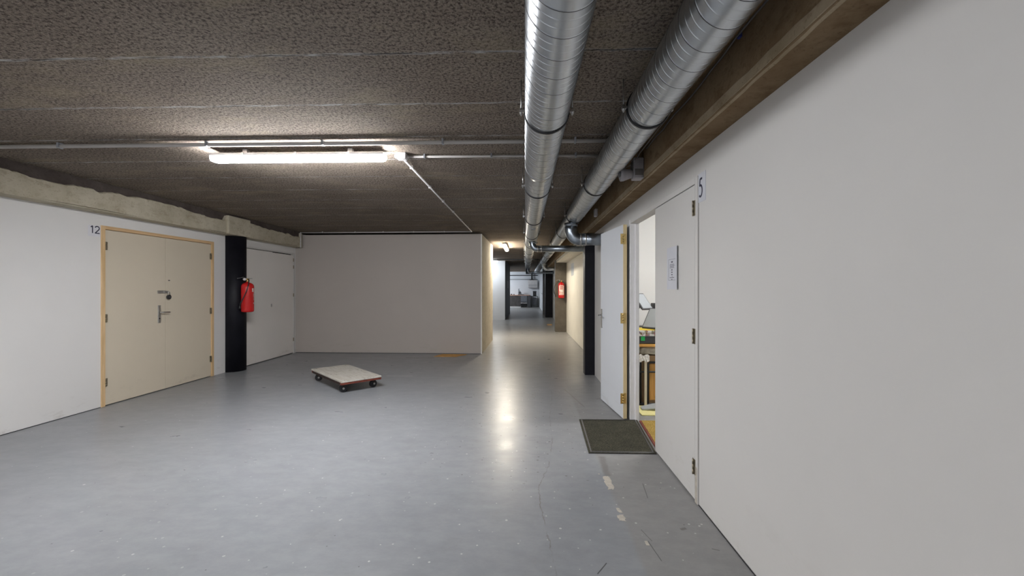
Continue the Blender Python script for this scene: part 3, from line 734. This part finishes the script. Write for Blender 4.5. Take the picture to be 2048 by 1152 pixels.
conduit('conduit', [(-1.115, 3.80, ZC - .016), (-1.12, 8.80, ZC - .016)], .0105, M['pvc_white'], 'pale conduit running along the ceiling from junction box towards the partition', 'conduit', [(-1.12, y, 0) for y in (4.1, 4.9, 5.7, 6.5, 7.3, 8.1)])
conduit('conduit', [(-1.12, 8.80, ZC - .016), (-4.92, 8.86, ZC - .016)], .0105, M['pvc_white'], 'pale conduit along the top edge of the partition wall', 'conduit', [(x, 8.8, 0) for x in (-1.7, -2.35, -3.0, -3.6, -4.3)])
conduit('conduit', [(-4.775, 8.80, ZC - .014), (-4.775, 8.80, 2.26)], .012, M['pvc_white'], 'short upright white conduit at the end of the left beam', 'conduit')
conduit('conduit', [(-5.8, 17.4, ZC - .022), (.95, 17.4, ZC - .022)], .019, M['galv_smooth'], 'steel conduit crossing the ceiling at the far end of the corridor', 'conduit')
conduit('conduit', [(-5.8, 30.95, 2.33), (.95, 30.95, 2.33)], .03, M['dark_grey'], 'dark upper pipe along the far workshop wall', 'pipe')
conduit('conduit', [(-5.8, 30.96, 2.03), (.95, 30.96, 2.03)], .018, M['mid_grey'], 'thin lower pipe along the far workshop wall', 'pipe')
jb = empty('junction_box', (-1.10, 3.72, ZC))
b = B(); b.box(-.045, .045, -.045, .045, -.045, 0, .006); b.build('box', M['pvc_white'], jb)
b = B(); b.box(-.04, .04, -.04, .04, -.052, -.046, .003); b.build('lid', M['pvc_white'], jb)
b = B()
for p, q in (((-.045, 0), (-.062, 0)), ((.045, .02), (.06, .02)), ((0, .045), (0, .065))):
    b.tube([(p[0], p[1], -.022), (q[0], q[1], -.022)], .013, 10)
b.build('gland', M['pvc_white'], jb)
tag(jb, 'pale square junction box at the right end of the tube light', 'junction box')
cb = B(); cb.tube([(0, 0, 0), (.03, .01, .008), (.07, .02, .01), (.11, .012, -.004)], .003, 8)
tag(cb.build('lamp_cable', M['pvc_white'], None, (-1.235, 3.62, ZC - .024)), 'short cable linking tube light and junction box', 'cable')

# wiring between right duct and beam
def cable(pts, r, mat, label, seed=0, wob=.006):
    rr = random.Random(seed); p0 = Vector(pts[0]); out = []
    for a, b_ in zip(pts, pts[1:]):
        n = max(2, int((Vector(b_) - Vector(a)).length / .12))
        for i in range(n):
            q = Vector(a).lerp(Vector(b_), i / n); out.append(q - p0 + (Vector((rr.uniform(-wob, wob), 0, rr.uniform(-wob, wob))) if (i or out) else Vector()))
    out.append(Vector(pts[-1]) - p0)
    b = B(); b.tube(out, r, 8)
    return tag(b.build('cable', mat, None, p0), label, 'cable')
cable([(.945, -3, 2.52), (.945, 1.62, 2.52)], .0055, M['cable_dark'], 'upper rigid cable beside the brown beam near the picture top', 1, .001)
cable([(.925, -3, 2.50), (.925, 1.75, 2.50), (.94, 2.4, 2.49), (.945, 3.3, 2.485)], .0045, M['cable_dark'], 'lower grey cable clipped between right duct and beam', 2, .004)
cable([(.90, 1.9, 2.56), (.87, 2.5, 2.46), (.875, 3.2, 2.42), (.90, 3.9, 2.47), (.90, 5.2, 2.50), (.89, 6.6, 2.50), (.90, 9.0, 2.51)], .0032, M['cable_dark'], 'thin sagging wire hanging beside the right duct', 5, .007)
b = B(); b.box(-.006, .006, -.012, .012, -.010, .010, .002); tag(b.build('cable_clip', M['blue'], None, (.935, 1.86, 2.50)), 'small blue clip on the grey cable next to the right duct', 'cable clip')

# emergency spot / siren on the beam
sp = empty('wall_spotlight', (XB, 3.46, 2.37))
b = B(); b.box(-.085, -.001, -.05, .05, -.085, .085, .010); b.build('housing', M['pvc_dim'], sp)
b = B(); b.box(-.092, -.085, -.035, .035, -.06, .06, .004); b.box(-.075, -.01, -.052, -.05, -.06, -.01, .001); b.build('cover', M['cable_dark'], sp)
b = B(); b.tube([(-.08, -.01, -.035), (-.10, -.012, -.04), (-.165, -.02, -.052), (-.185, -.022, -.055), (-.187, -.022, -.055)], [.022, .036, .050, .050, .040], 24); b.build('lamp_head', M['pvc_dim'], sp)
b = B(); b.tube([(-.186, -.022, -.055), (-.190, -.022, -.056)], .034, 24); b.build('lens', M['dark_grey'], sp)
b = B(); b.tube([(-.03, 0, .08), (-.04, 0, .13), (-.02, .02, .2)], .004, 8); b.build('lead', M['cable_dark'], sp)
tag(sp, 'grey-white emergency spotlight mounted on the brown beam beside the right duct', 'spotlight')
s2 = empty('junction_box', (XB, 5.62, 2.40))
B().box(-.035, -.001, -.045, .045, -.05, .05, .006).build('box', M['pvc_white'], s2)
B().box(-.040, -.035, -.04, .04, -.045, .045, .003).build('lid', M['pvc'], s2)
tag(s2, 'small square junction box on the brown beam past the spotlight', 'junction box')

# ================================================================== SIGNS
def strokes(polys, wdt, fn, d0, d1):
    """polylines (u right, v up) -> flat raised ribbons; fn(u, v, d) maps into the world"""
    b = B()
    for pl in polys:
        n = len(pl); L_, R_ = [], []
        for i, (u, v) in enumerate(pl):
            a = pl[max(i - 1, 0)]; c = pl[min(i + 1, n - 1)]; tx, ty = c[0] - a[0], c[1] - a[1]; l = math.hypot(tx, ty) or 1
            nx, ny = -ty / l * wdt / 2, tx / l * wdt / 2; L_.append((u + nx, v + ny)); R_.append((u - nx, v - ny))
        for i in range(n - 1):
            q = [L_[i], R_[i], R_[i + 1], L_[i + 1]]
            b.hexa([fn(*p, d0) for p in q] + [fn(*p, d1) for p in q])
    return b
def digit(ch):
    if ch == '1': return [[(.12, .80), (.34, 1.0)], [(.34, 1.0), (.34, 0)]]
    if ch == '2':
        top = [(.30 + .27 * math.cos(a), .72 + .27 * math.sin(a)) for a in [math.radians(t) for t in range(165, -31, -15)]]
        return [top + [(.02, .02)], [(.0, .04), (.62, .04)]]
    bowl = [(.26 + .30 * math.cos(a), .32 + .31 * math.sin(a)) for a in [math.radians(t) for t in range(118, -146, -12)]]
    return [[(.56, .98), (.18, .98)], [(.20, 1.0), (.12, .60)], bowl]
s = empty('number_sign', (XL, 4.70, 2.06))
b = B(); b.box(.0005, .002, -.075, .065, -.065, .062); b.build('paper', M['paper_bright'], s)
pol = []
for ch, off in (('1', -.055), ('2', .002)):
    for pl in digit(ch): pol.append([(off + u * .088, -.028 + v * .084) for u, v in pl])
strokes(pol, .0115, lambda u, v, d_: (d_, u, v), .0021, .0028).build('number', M['ink'], s)
tag(s, 'paper sign reading 12 on the left wall beside the cream door', 'sign')
s = empty('number_sign', (XR, 2.705, 2.04))
b = B(); b.box(-.002, -.0005, -.068, .048, -.092, .092); b.build('paper', M['paper'], s)
pol = [[(u * .085 + (-.030 if True else 0), -.058 + v * .115) for u, v in pl] for pl in digit('5')]
strokes(pol, .0135, lambda u, v, d_: (-d_, -u, v), .0021, .0028).build('number', M['ink'], s)
tag(s, 'paper sign reading 5 on the right wall above the door frame corner', 'sign')
# notice on the closed leaf
s = empty('paper_notice', (XR - .006, 3.205, 1.545))
b = B()
rows = []
for i in range(13):
    y = .122 - i * .0203; bul = .0015 + (.010 * ((i - 8) / 4) ** 2 if i > 8 else 0)
    rows.append([b.bm.verts.new((-bul - dx, y, z)) for dx, z in ((0, -.155), (0, .165), (.0006, .165), (.0006, -.155))])
for a, c in zip(rows, rows[1:]):
    for k in range(4): b.bm.faces.new((a[k], a[(k + 1) % 4], c[(k + 1) % 4], c[k]))
b.bm.faces.new(rows[0]); b.bm.faces.new(list(reversed(rows[-1])))
b.build('sheet', M['paper'], s)
b = B(); fnn = lambda u, v, d_: (-d_, -u, v)
def ln(u0, u1, v, t=.0035): b.box(-.0030, -.0024, -u1, -u0, v - t / 2, v + t / 2)
X0, X1_ = -.085, .065
for v in (.072, -.085): ln(X0, X1_, v, .0018)
for u in (X0, X1_): b.box(-.0030, -.0024, -u - .0009, -u + .0009, -.085, .072)
ln(-.025, .008, .052, .010)
for i, (u0, u1) in enumerate(((-.055, .035), (-.06, .045), (-.055, .035), (-.06, .04))): ln(u0, u1, .034 - i * .0085, .003)
for v in (-.008, -.026, -.044): ln(-.022, .002, v, .008)
ln(-.012, .0, -.058, .004); ln(-.06, .035, -.066, .004); ln(-.025, 0, -.080, .005)
b.build('printing', M['ink'], s)
tag(s, 'pale printed notice taped to the closed leaf of door 5', 'notice')
sw_ = B(); sw_.box(-.001, 0, -.04, .04, -.07, .07)

# ================================================================== FIRE EXTINGUISHERS
def extinguisher(label, loc, rz, k=1.0, narrow=False):
    o = empty('fire_extinguisher', loc, rz)
    r = .095 * k
    b = B(); b.lathe([(0.0001, .004), (r * .72, 0), (r * .93, .008), (r, .03), (r, .42), (r * .96, .448), (r * .78, .475), (r * .45, .492), (r * .26, .498), (r * .24, .51), (.0001, .51)], seg=40)
    b.build('cylinder', M['red'], o)
    # curved label on the front (-y side)
    b = B(); n = 14
    for (z0, z1, mi, rr, a0, a1) in (((.34, .40, 0, r + .0006, -72, -60), (.33, .40, 0, r + .0006, -54, -44), (.27, .32, 0, r + .0006, -54, -47), (.255, .262, 0, r + .0006, -56, -40), (.20, .25, 0, r + .0006, -50, -46), (.14, .16, 0, r + .0006, -54, -44)) if narrow else ((.10, .40, 0, r + .0006, -142, -38), (.115, .125, 1, r + .0012, -130, -55), (.14, .22, 1, r + .0012, -132, -118), (.275, .30, 1, r + .0012, -118, -65),
                              (.31, .318, 1, r + .0012, -125, -60), (.325, .333, 1, r + .0012, -120, -70), (.345, .375, 1, r + .0012, -125, -60), (.15, .156, 1, r + .0012, -110, -60), (.165, .171, 1, r + .0012, -110, -60), (.18, .186, 1, r + .0012, -110, -65))):
        A = [math.radians(a0 + (a1 - a0) * i / n) for i in range(n + 1)]
        lo = [b.bm.verts.new((rr * math.cos(a), rr * math.sin(a), z0)) for a in A]; hi = [b.bm.verts.new((rr * math.cos(a), rr * math.sin(a), z1)) for a in A]
        for i in range(n):
            f = b.bm.faces.new((lo[i], lo[i + 1], hi[i + 1], hi[i])); f.smooth = True; f.material_index = mi
    b.build('label_sheet', [M['label'], M['label_red']], o, fix=False)
    b = B(); b.tube([(0, 0, .505), (0, 0, .545)], .020, 16); b.box(-.022, .022, -.018, .018, .540, .565, .004)
    b.build('valve', M['brass'], o)
    b = B(); b.tube([(-.02, 0, .552), (-.055, -.004, .552)], .009, 10); b.tube([(-.050, -.018, .552), (-.050, .014, .552)], .021, 20); b.build('gauge', M['pvc_white'], o)
    b = B(); b.box(-.015, .085, -.010, .010, .580, .588, .003, M4=Matrix.Translation((0, 0, .0)) @ Matrix.Rotation(-.25, 4, 'Y')); b.box(-.01, .075, -.010, .010, .560, .567, .003)
    b.build('squeeze_handle', M['steel'], o)
    b = B(); b.tube([(.005, -.02, .552), (-.005, -.06, .535), (-.035, -r - .012, .46), (-.065, -r - .010, .35), (-.10, -r + .02, .24), (-.125, -.045, .16), (-.13, -.03, .11)], [.008] * 5 + [.010, .013], 12)
    b.build('hose', M['black'], o)
    b = B(); b.tube([(-.13, -.03, .115), (-.132, -.028, .06)], [.013, .017], 12); b.build('nozzle', M['black'], o)
    b = B(); b.box(-.022, .022, r - .006, r + .012, .44, .455); b.box(-.03, .03, r + .006, r + .013, .0, .47, .002); b.box(-.03, .03, r - .03, r + .012, .0, .006)
    b.build('wall_bracket', M['black'], o)
    return tag(o, label, 'fire extinguisher')
extinguisher('red fire extinguisher hanging on the black round column at left', (-4.668, 6.93, .995), math.radians(58), narrow=True)
e2 = extinguisher('red fire extinguisher on the dark grey-brown column in the corridor', (1.145, 13.30, 1.08), 0)
for ch in e2.children:
    if ch.name.startswith('hose'):
        b = B(); b.tube([(-.01, -.02, .552), (-.07, -.03, .545), (-.14, -.03, .49), (-.205, -.03, .40), (-.235, -.03, .28), (-.225, -.03, .17), (-.185, -.03, .09)], [.008] * 5 + [.010, .013], 12)
        bb = b.build('tmp', M['black']); old = ch.data; ch.data = bb.data; D.objects.remove(bb); D.meshes.remove(old)
    if ch.name.startswith('nozzle'): ch.location = (-.048, 0, -.018)

# ================================================================== DOLLY
c0 = Vector((-2.632, 6.066)); e_long = Vector((.861, -.868)).normalized()
ang = math.atan2(e_long.y, e_long.x)
dl_ = empty('platform_dolly', (c0.x, c0.y, 0), ang)
LG, WD, ZT = 1.19, .56, .17
for s_ in (-1, 1):
    x0, x1 = (-LG / 2, -.002) if s_ < 0 else (.002, LG / 2)
    B().box(x0, x1, -WD / 2, WD / 2, ZT - .022, ZT, .003).build('deck_board', M['deck'], dl_)
B().box(-LG / 2 + .06, LG / 2 - .06, -WD / 2 - .001, -WD / 2 + .035, ZT - .055, ZT - .0225, .003).build('side_rail', M['rust_dark'], dl_)
B().box(-LG / 2 + .06, LG / 2 - .06, WD / 2 - .035, WD / 2 + .001, ZT - .055, ZT - .0225, .003).build('side_rail', M['rust_dark'], dl_)
B().box(-LG / 2 + .02, -LG / 2 + .06, -WD / 2, WD / 2, ZT - .052, ZT - .0225, .003).build('end_rail', M['rust'], dl_)
B().box(LG / 2 - .05, LG / 2 - .006, -WD / 2, WD / 2, ZT - .052, ZT - .0225, .003).build('end_rail', M['rust'], dl_)
for sx in (-1, 1):
    for sy in (-1, 1):
        cx_, cy_ = sx * (LG / 2 - .12), sy * (WD / 2 - .07)
        f = B(); f.box(-.04, .04, -.035, .035, ZT - .063, ZT - .0555, .002)
        for q in (-1, 1): f.box(-.016, .016, q * .026 - .0025, q * .026 + .0025, .040, ZT - .058, .001)
        fo = f.build('caster_fork', M['rust_dark'], dl_, (cx_, cy_, 0)); fo.rotation_euler = (0, 0, math.radians((24, 8, 34, 55)[(sx + 1) + (sy + 1) // 2]) - ang)
        wv = B(); wv.tube([(0, -.021, .052), (0, -.017, .052), (0, .017, .052), (0, .021, .052)], [.045, .052, .052, .045], 32)
        wv.build('wheel', M['rubber'], fo)
        wv = B(); wv.tube([(0, -.034, .052), (0, .034, .052)], .014, 16); wv.build('hub', M['pvc'], fo)
for x in (-LG / 2 + .05, -.06, .06, LG / 2 - .05):
    for y in (-.22, .22): B().tube([(x, y, ZT - .002), (x, y, ZT + .0015)], .006, 8).build('screw_head', M['rust_dark'], dl_)
tag(dl_, 'low wooden platform dolly with worn white boards on dark caster wheels', 'dolly')

# ================================================================== THINGS ON THE FLOOR
o = B(); o.prism([(.575, 4.474), (1.182, 4.476), (1.106, 3.568), (.540, 3.570)], .001, .009, 0)
mo = o.build('door_mat', M['mat_dark'])
b = B()
P4 = [(.575, 4.474), (1.182, 4.476), (1.106, 3.568), (.540, 3.570)]; cx_, cy_ = sum(p[0] for p in P4) / 4, sum(p[1] for p in P4) / 4
IN = [(cx_ + (x - cx_) * (1 - .028 / abs(x - cx_)), cy_ + (y - cy_) * (1 - .022 / abs(y - cy_))) for x, y in P4]
OU = [(cx_ + (x - cx_) * 1.008, cy_ + (y - cy_) * 1.005) for x, y in P4]
for i in range(4):
    j = (i + 1) % 4
    b.hexa([(*OU[i], .0005), (*OU[j], .0005), (*IN[j], .0005), (*IN[i], .0005), (*OU[i], .004), (*OU[j], .004), (*IN[j], .0125), (*IN[i], .0125)])
b.build('bevelled_border', M['dark_grey'], mo)
tag(mo, 'dark olive-grey door mat on the floor in front of the open doorway', 'door mat')
o = B(); o.prism([(1.215, 4.43), (1.80, 4.43), (1.75, 3.66), (1.155, 3.66)], .001, .017, 0, .002)
mo = o.build('coir_mat', M['coir'])
b = B(); b.prism([(1.195, 4.43), (1.214, 4.43), (1.154, 3.66), (1.135, 3.66)], .001, .015); b.build('striped_edging', M['rust'], mo)
tag(mo, 'yellow coir mat lying inside the storeroom doorway', 'door mat')
o = B(); o.prism([(-1.86, 8.50), (-1.40, 8.49), (-1.34, 8.60), (-1.25, 8.70), (-1.22, 8.80), (-1.75, 8.82)], .001, .007)
tag(o.build('cardboard_piece', M['cardboard_orange']), 'flat orange-brown cardboard piece on the floor against the grey partition', 'cardboard')
def patch(cx_, cy_, w_, h_, seed, label, rot=0, notch=.25):
    rr = random.Random(seed); pts = []
    base = []
    n = 7
    for i in range(n): base.append((-w_ / 2 + w_ * i / n, -h_ / 2))
    for i in range(n): base.append((w_ / 2, -h_ / 2 + h_ * i / n))
    for i in range(n): base.append((w_ / 2 - w_ * i / n, h_ / 2))
    for i in range(n): base.append((-w_ / 2, h_ / 2 - h_ * i / n))
    j = min(w_, h_) * notch * .5
    for x, y in base: pts.append((x + rr.uniform(-j, j) + rot * y, y + rr.uniform(-j, j)))
    b = B(); b.prism(pts, .0003, .0011)
    return tag(b.build('tape_scrap', M['tape'], None, (cx_, cy_, 0)), label, 'tape scrap')
patch(.600, 3.04, .045, .20, 4, 'largest beige tape scrap stuck to the floor just past the dark mat', .0, .35)
patch(.588, 2.575, .040, .065, 5, 'square beige tape scrap on the floor, second from the mat', .0, .3)
patch(.592, 2.665, .022, .055, 9, 'slim beige tape sliver on the floor between the larger scraps', -.2, .3)
patch(.668, 2.325, .018, .040, 11, 'tiny white tape scrap on the floor nearest the viewer', 0, .1)
patch(.556, 3.18, .010, .012, 14, 'tiny pale tape dot just beyond the largest tape scrap', 0, .2)

# ================================================================== STOREROOM CONTENTS
wt = empty('work_table', (1.95, 5.40, 0))
B().box(-.66, .66, -.40, .40, .705, .735, .003).build('table_top', M['orange_wood'], wt)
for sx in (-.62, .62):
    for sy in (-.34, .34): B().box(sx - .02, sx + .02, sy - .02, sy + .02, 0, .705, .002).build('leg', M['dark_grey'], wt)
tag(wt, 'orange wooden table behind the half-open door, loaded with equipment', 'table')
dv_ = empty('flat_device', (1.55, 5.22, .735))
B().box(-.26, .30, -.20, .22, .006, .095, .006).build('case', M['dark_grey'], dv_)
B().box(-.26, .30, -.203, -.2, .076, .082).build('seam', M['black'], dv_)
for x in (-.22, .26):
    for y in (-.16, .18): B().tube([(x, y, 0), (x, y, .007)], .012, 10).build('foot', M['rubber'], dv_)
B().box(-.178, -.132, -.2045, -.2032, .040, .090).build('green_sticker', M['green'], dv_)
tag(dv_, 'flat black device with a green sticker lying on the table in the storeroom', 'electronic device')
mg = B(); mg.box(-.25, .27, -.19, .19, 0, .020, .001); mg.box(-.245, .262, -.187, .195, .0205, .042, .001); mg.box(-.25, .26, -.192, .19, .0425, .066, .001)
tag(mg.build('magazine_pile', M['prints'], None, (1.56, 5.21, .8305)), 'pile of printed magazines on top of the flat black device', 'magazines')
b = B(); b.box(-.14, .16, -.12, .14, 0, .012, .002, M4=Matrix.Rotation(-.12, 4, 'Z'))
tag(b.build('envelope', M['yellow'], None, (1.50, 5.15, .8968)), 'bright yellow envelope on top of the magazine pile', 'envelope')
def monitor(name, loc, rot, w_, h_, pm, label, stand=True):
    o = empty(name, loc); o.rotation_euler = rot
    B().box(-w_ / 2, w_ / 2, -.010, .010, 0, h_, .004).build('bezel', M['dark_grey'], o)
    B().box(-w_ / 2 + .014, w_ / 2 - .014, -.0125, -.0102, .014, h_ - .014).build('screen', pm, o)
    b = B(); b.box(-w_ / 2 + .01, w_ / 2 - .01, .011, .020, .02, h_ - .02, .003); b.build('back_shell', M['black'], o)
    return tag(o, label, 'monitor')
monitor('flat_monitor', (1.500, 5.065, .914), (math.radians(-36), 0, math.radians(-50)), .24, .29, M['screen'], 'grey flat screen leaning back on the magazine pile, front of the two')
m2 = monitor('flat_monitor', (1.545, 5.34, 1.128), (math.radians(-38), 0, math.radians(38)), .21, .25, M['screen_pale'], 'pale grey flat screen raised behind, upper left of the two')
b = B(); b.tube([(-.14, -.02, -.21), (-.13, 0, 0), (-.05, .06, .09)], .016, 10); b.box(-.20, -.04, -.06, .10, -.216, -.205, .003)
st_ = b.build('stand', M['black'], m2); st_.matrix_parent_inverse = (m2.rotation_euler.to_matrix().to_4x4()).inverted()
b = B(); b.box(-.07, .12, -.06, .06, 0, .31, .01)
tag(b.build('speaker_box', M['black'], None, (1.70, 5.45, .897)), 'black box standing behind the tilted screens', 'box')
# below the table
b = B(); rr = random.Random(2)
pts = []
bm = b.bm; bmesh.ops.create_icosphere(bm, subdivisions=4, radius=1)
for v in bm.verts:
    n_ = v.co.normalized(); k = 1 + .10 * math.sin(9 * n_.x + 3 * n_.z) * math.cos(7 * n_.y + 5 * n_.z) + .05 * math.sin(17 * n_.z + 11 * n_.x)
    sg = lambda t, e: math.copysign(abs(t) ** e, t)
    v.co = Vector((sg(n_.x, .6) * .20 * k, sg(n_.y, .6) * .13 * k, sg(n_.z, .6) * .052 * k))
for f in bm.faces: f.smooth = True
tag(b.build('plastic_bag', M['bag'], None, (1.53, 5.22, .647)), 'crumpled milky plastic bag stuffed under the storeroom table', 'bag')
cbx = empty('cardboard_box', (1.60, 5.24, 0))
B().box(-.16, .20, -.14, .16, .0, .585, .003).build('carton', M['cardboard'], cbx)
B().box(-.162, .20, -.142, -.14, .40, .43).build('tape_strip', M['tape'], cbx)
tag(cbx, 'tall brown cardboard box under the table behind the folded frame', 'box')
fc = empty('folding_chair', (1.44, 5.055, 0))
def bar(pts, r, name, mat): B().tube(pts, r, 12).build(name, mat, fc)
bar([(-.085, 0, .012), (-.080, 0, .53)], .012, 'leg', M['black'])
bar([(-.055, .02, .012), (-.055, .02, .56)], .009, 'leg', M['black'])
bar([(.025, .0, .012), (.030, 0, .50), (.05, 0, .515), (.22, 0, .515)], .012, 'back_frame', M['black'])
bar([(-.085, 0, .40), (.22, 0, .40)], .011, 'crossbar', M['black'])
bar([(-.085, 0, .018), (.22, 0, .018)], .013, 'foot_bar', M['black'])
B().box(.045, .21, .014, .028, .06, .49, .003).build('seat', M['panel_wood'], fc)
b = B(); b.tube([(-.03, -.012, .555), (-.03, .012, .555)], .016, 16); b.build('pivot', M['steel'], fc)
tag(fc, 'folded black metal chair with a varnished wood seat under the table', 'chair')
b = B(); b.box(-.014, .014, -.008, .008, 0, .56, .002); tag(b.build('pale_plank', M['frame_cream'], None, (1.425, 5.01, .013)), 'narrow pale upright plank in front of the folded chair', 'plank')
b = B(); bm = b.bm
vv = [[bm.verts.new((-.06 + .12 * i / 6, .006 * math.sin(i * 2.3 + j) - j * .001, .075 * (1 - j / 5) + .012 * math.sin(i * 1.7 + j * 2))) for j in range(6)] for i in range(7)]
for i in range(6):
    for j in range(5): bm.faces.new((vv[i][j], vv[i + 1][j], vv[i + 1][j + 1], vv[i][j + 1]))
o = b.build('crumpled_paper', M['paper_white'], None, (1.405, 4.995, .535)); sm = o.modifiers.new('solid', 'SOLIDIFY'); sm.thickness = .003
tag(o, 'crumpled white paper hanging over the top of the upright plank', 'paper')
b = B(); b.box(-.12, .55, -.24, .13, 0, .010, .001); tag(b.build('yellow_sheet', M['yellow_pale'], None, (1.40, 4.88, .001)), 'pale yellow sheet on the storeroom floor under the chair frame', 'floor sheet')
b = B(); n = 16; rows = []
for i in range(n + 1):
    t = i / n; x = -.07 + .42 * t; hw = .075 * math.sin(math.pi * min(1, .12 + t * .6)) ** .6; z = .012 + .035 * math.sin(t * 2.2)
    rows.append([b.bm.verts.new((x, -hw, z - .006)), b.bm.verts.new((x, hw, z + .004)), b.bm.verts.new((x, hw, z + .016)), b.bm.verts.new((x, -hw, z + .008))])
for a, c in zip(rows, rows[1:]):
    for k in range(4): b.bm.faces.new((a[k], a[(k + 1) % 4], c[(k + 1) % 4], c[k]))
b.bm.faces.new(rows[0]); b.bm.faces.new(list(reversed(rows[-1])))
tag(b.build('curved_board', M['screen_pale'], None, (1.405, 4.86, .004)), 'curved grey board lying on the pale yellow sheet', 'board')

# ================================================================== FAR WORKSHOP
wb = empty('workbench', (-1.6, 30.5, 0))
B().box(-2.4, 1.97, -.35, .42, .86, .90, .005).build('worktop', M['pink_top'], wb)
B().box(-2.4, 1.30, -.31, .40, .08, .86).build('cabinet_front', M['bench_front'], wb)
B().box(1.30, 1.74, -.33, -.30, .40, .86, .002).build('grey_panel', M['grey_dim'], wb)
B().box(1.28, 1.76, -.36, -.10, .30, .335, .002).build('shelf', M['pvc_white'], wb)
B().box(1.76, 2.0, -.32, .40, .04, .86).build('side_cabinet', M['dark_grey'], wb)
B().box(-2.4, 1.30, -.36, -.31, .0, .07).build('plinth', M['pvc_white'], wb)
tag(wb, 'long dark workbench with a salmon edge at the far end wall', 'workbench')
bs = empty('bench_saw', (-.35, 30.45, .90))
B().box(-.16, .28, -.15, .15, 0, .05, .01).build('base', M['dark_grey'], bs)
b = B(); b.hexa([(-.14, -.05, .05), (.14, -.05, .05), (.14, .05, .05), (-.14, .05, .05), (-.14, -.04, .46), (-.08, -.04, .42), (-.08, .04, .42), (-.14, .04, .46)]); b.build('arm', M['mid_grey'], bs)
b = B(); b.tube([(-.02, -.06, .16), (-.02, .06, .16)], .09, 20); b.build('blade_guard', M['dark_grey'], bs)
b = B(); b.tube([(-.11, 0, .40), (-.04, 0, .46)], .012, 8); b.build('handle', M['black'], bs)
tag(bs, 'grey bench saw with raised pointed arm on the far workbench', 'saw')
for x, w_, h_, lb in ((-.98, .12, .06, 'low black tool case at the left end of the visible worktop'), (-.80, .10, .05, 'small black tool on the worktop next to the tool case')):
    t_ = empty('tool_case' if w_ > .11 else 'hand_tool', (x, 30.4, .90))
    B().box(-w_ / 2, w_ / 2, -.07, .07, 0, h_, .008).build('body', M['black'], t_)
    B().tube([(-w_ * .3, 0, h_), (-w_ * .25, 0, h_ + .02), (w_ * .25, 0, h_ + .02), (w_ * .3, 0, h_)], .006, 8).build('grip', M['dark_grey'], t_)
    tag(t_, lb, 'tool')
tt = empty('side_table', (.70, 30.55, 0))
B().box(-.27, .24, -.25, .25, .78, .81, .003).build('table_top', M['black'], tt)
for sx in (-.24, .21):
    for sy in (-.22, .22): B().box(sx - .016, sx + .016, sy - .016, sy + .016, 0, .78).build('leg', M['black'], tt)
B().box(-.23, .20, -.2, .2, .14, .16).build('lower_shelf', M['black'], tt)
tag(tt, 'small black metal table at the right of the far workbench', 'table')
cm = empty('coffee_machine', (.70, 30.5, .81))
B().box(-.12, .12, -.12, .14, 0, .10, .01).build('base', M['black'], cm)
B().box(-.12, .12, .02, .14, .10, .38, .01).build('body', M['black'], cm)
B().box(-.13, .13, -.13, .14, .27, .37, .012).build('head', M['dark_grey'], cm)
B().tube([(0, -.06, .10), (0, -.06, .2)], [.05, .06], 16).build('jug', M['dark_grey'], cm)
tag(cm, 'black machine standing on the small black table at the far end', 'appliance')
pn = B(); pn.box(-.13, .12, -.10, .10, 0, .55, .01)
tag(pn.build('storage_crate', M['grey_dim'], None, (.68, 30.55, .162)), 'grey crate on the lower shelf of the small black table', 'crate')
hb = empty('heater_unit', (.56, 30.98, 1.42))
B().box(-.34, .34, -.30, 0, 0, .56, .02).build('casing', M['pvc_white'], hb)
b = B()
for k in range(6): b.box(-.30, .30, -.305, -.30, .08 + k * .03, .09 + k * .03)
b.build('vent_slots', M['mid_grey'], hb)
B().tube([(-.05, -.15, .56), (-.05, -.15, ZC - 1.42)], .06, 16).build('flue', M['black'], hb)
B().box(-.22, .1, -.24, -.06, .561, .60, .01).build('flue_base', M['black'], hb)
tag(hb, 'white wall-hung heater with a black flue at the far end', 'heater')
ls = B(); ls.box(-.002, .004, -.14, .14, -.17, .17)
tag(ls.build('wall_notice', M['pvc_white'], None, (-.846, 20.7, 1.57)), 'thin pale notice on the charcoal wall face', 'notice')
hd = B(); hd.tube([(0, 0, 0), (-.05, 0, 0), (-.055, .1, 0)], .01, 8)
tag(hd.build('door_handle_bracket', M['steel'], None, (1.049, 25.6, 1.05)), 'steel handle on the far white wall right of the small table', 'handle')
b = B(); b.box(-.09, .09, -.05, .05, 0, .05, .004)
tag(b.build('wood_block', M['cardboard'], None, (.92, 15.8, .001)), 'small brown wood block on the corridor floor by the grey-brown column', 'block')
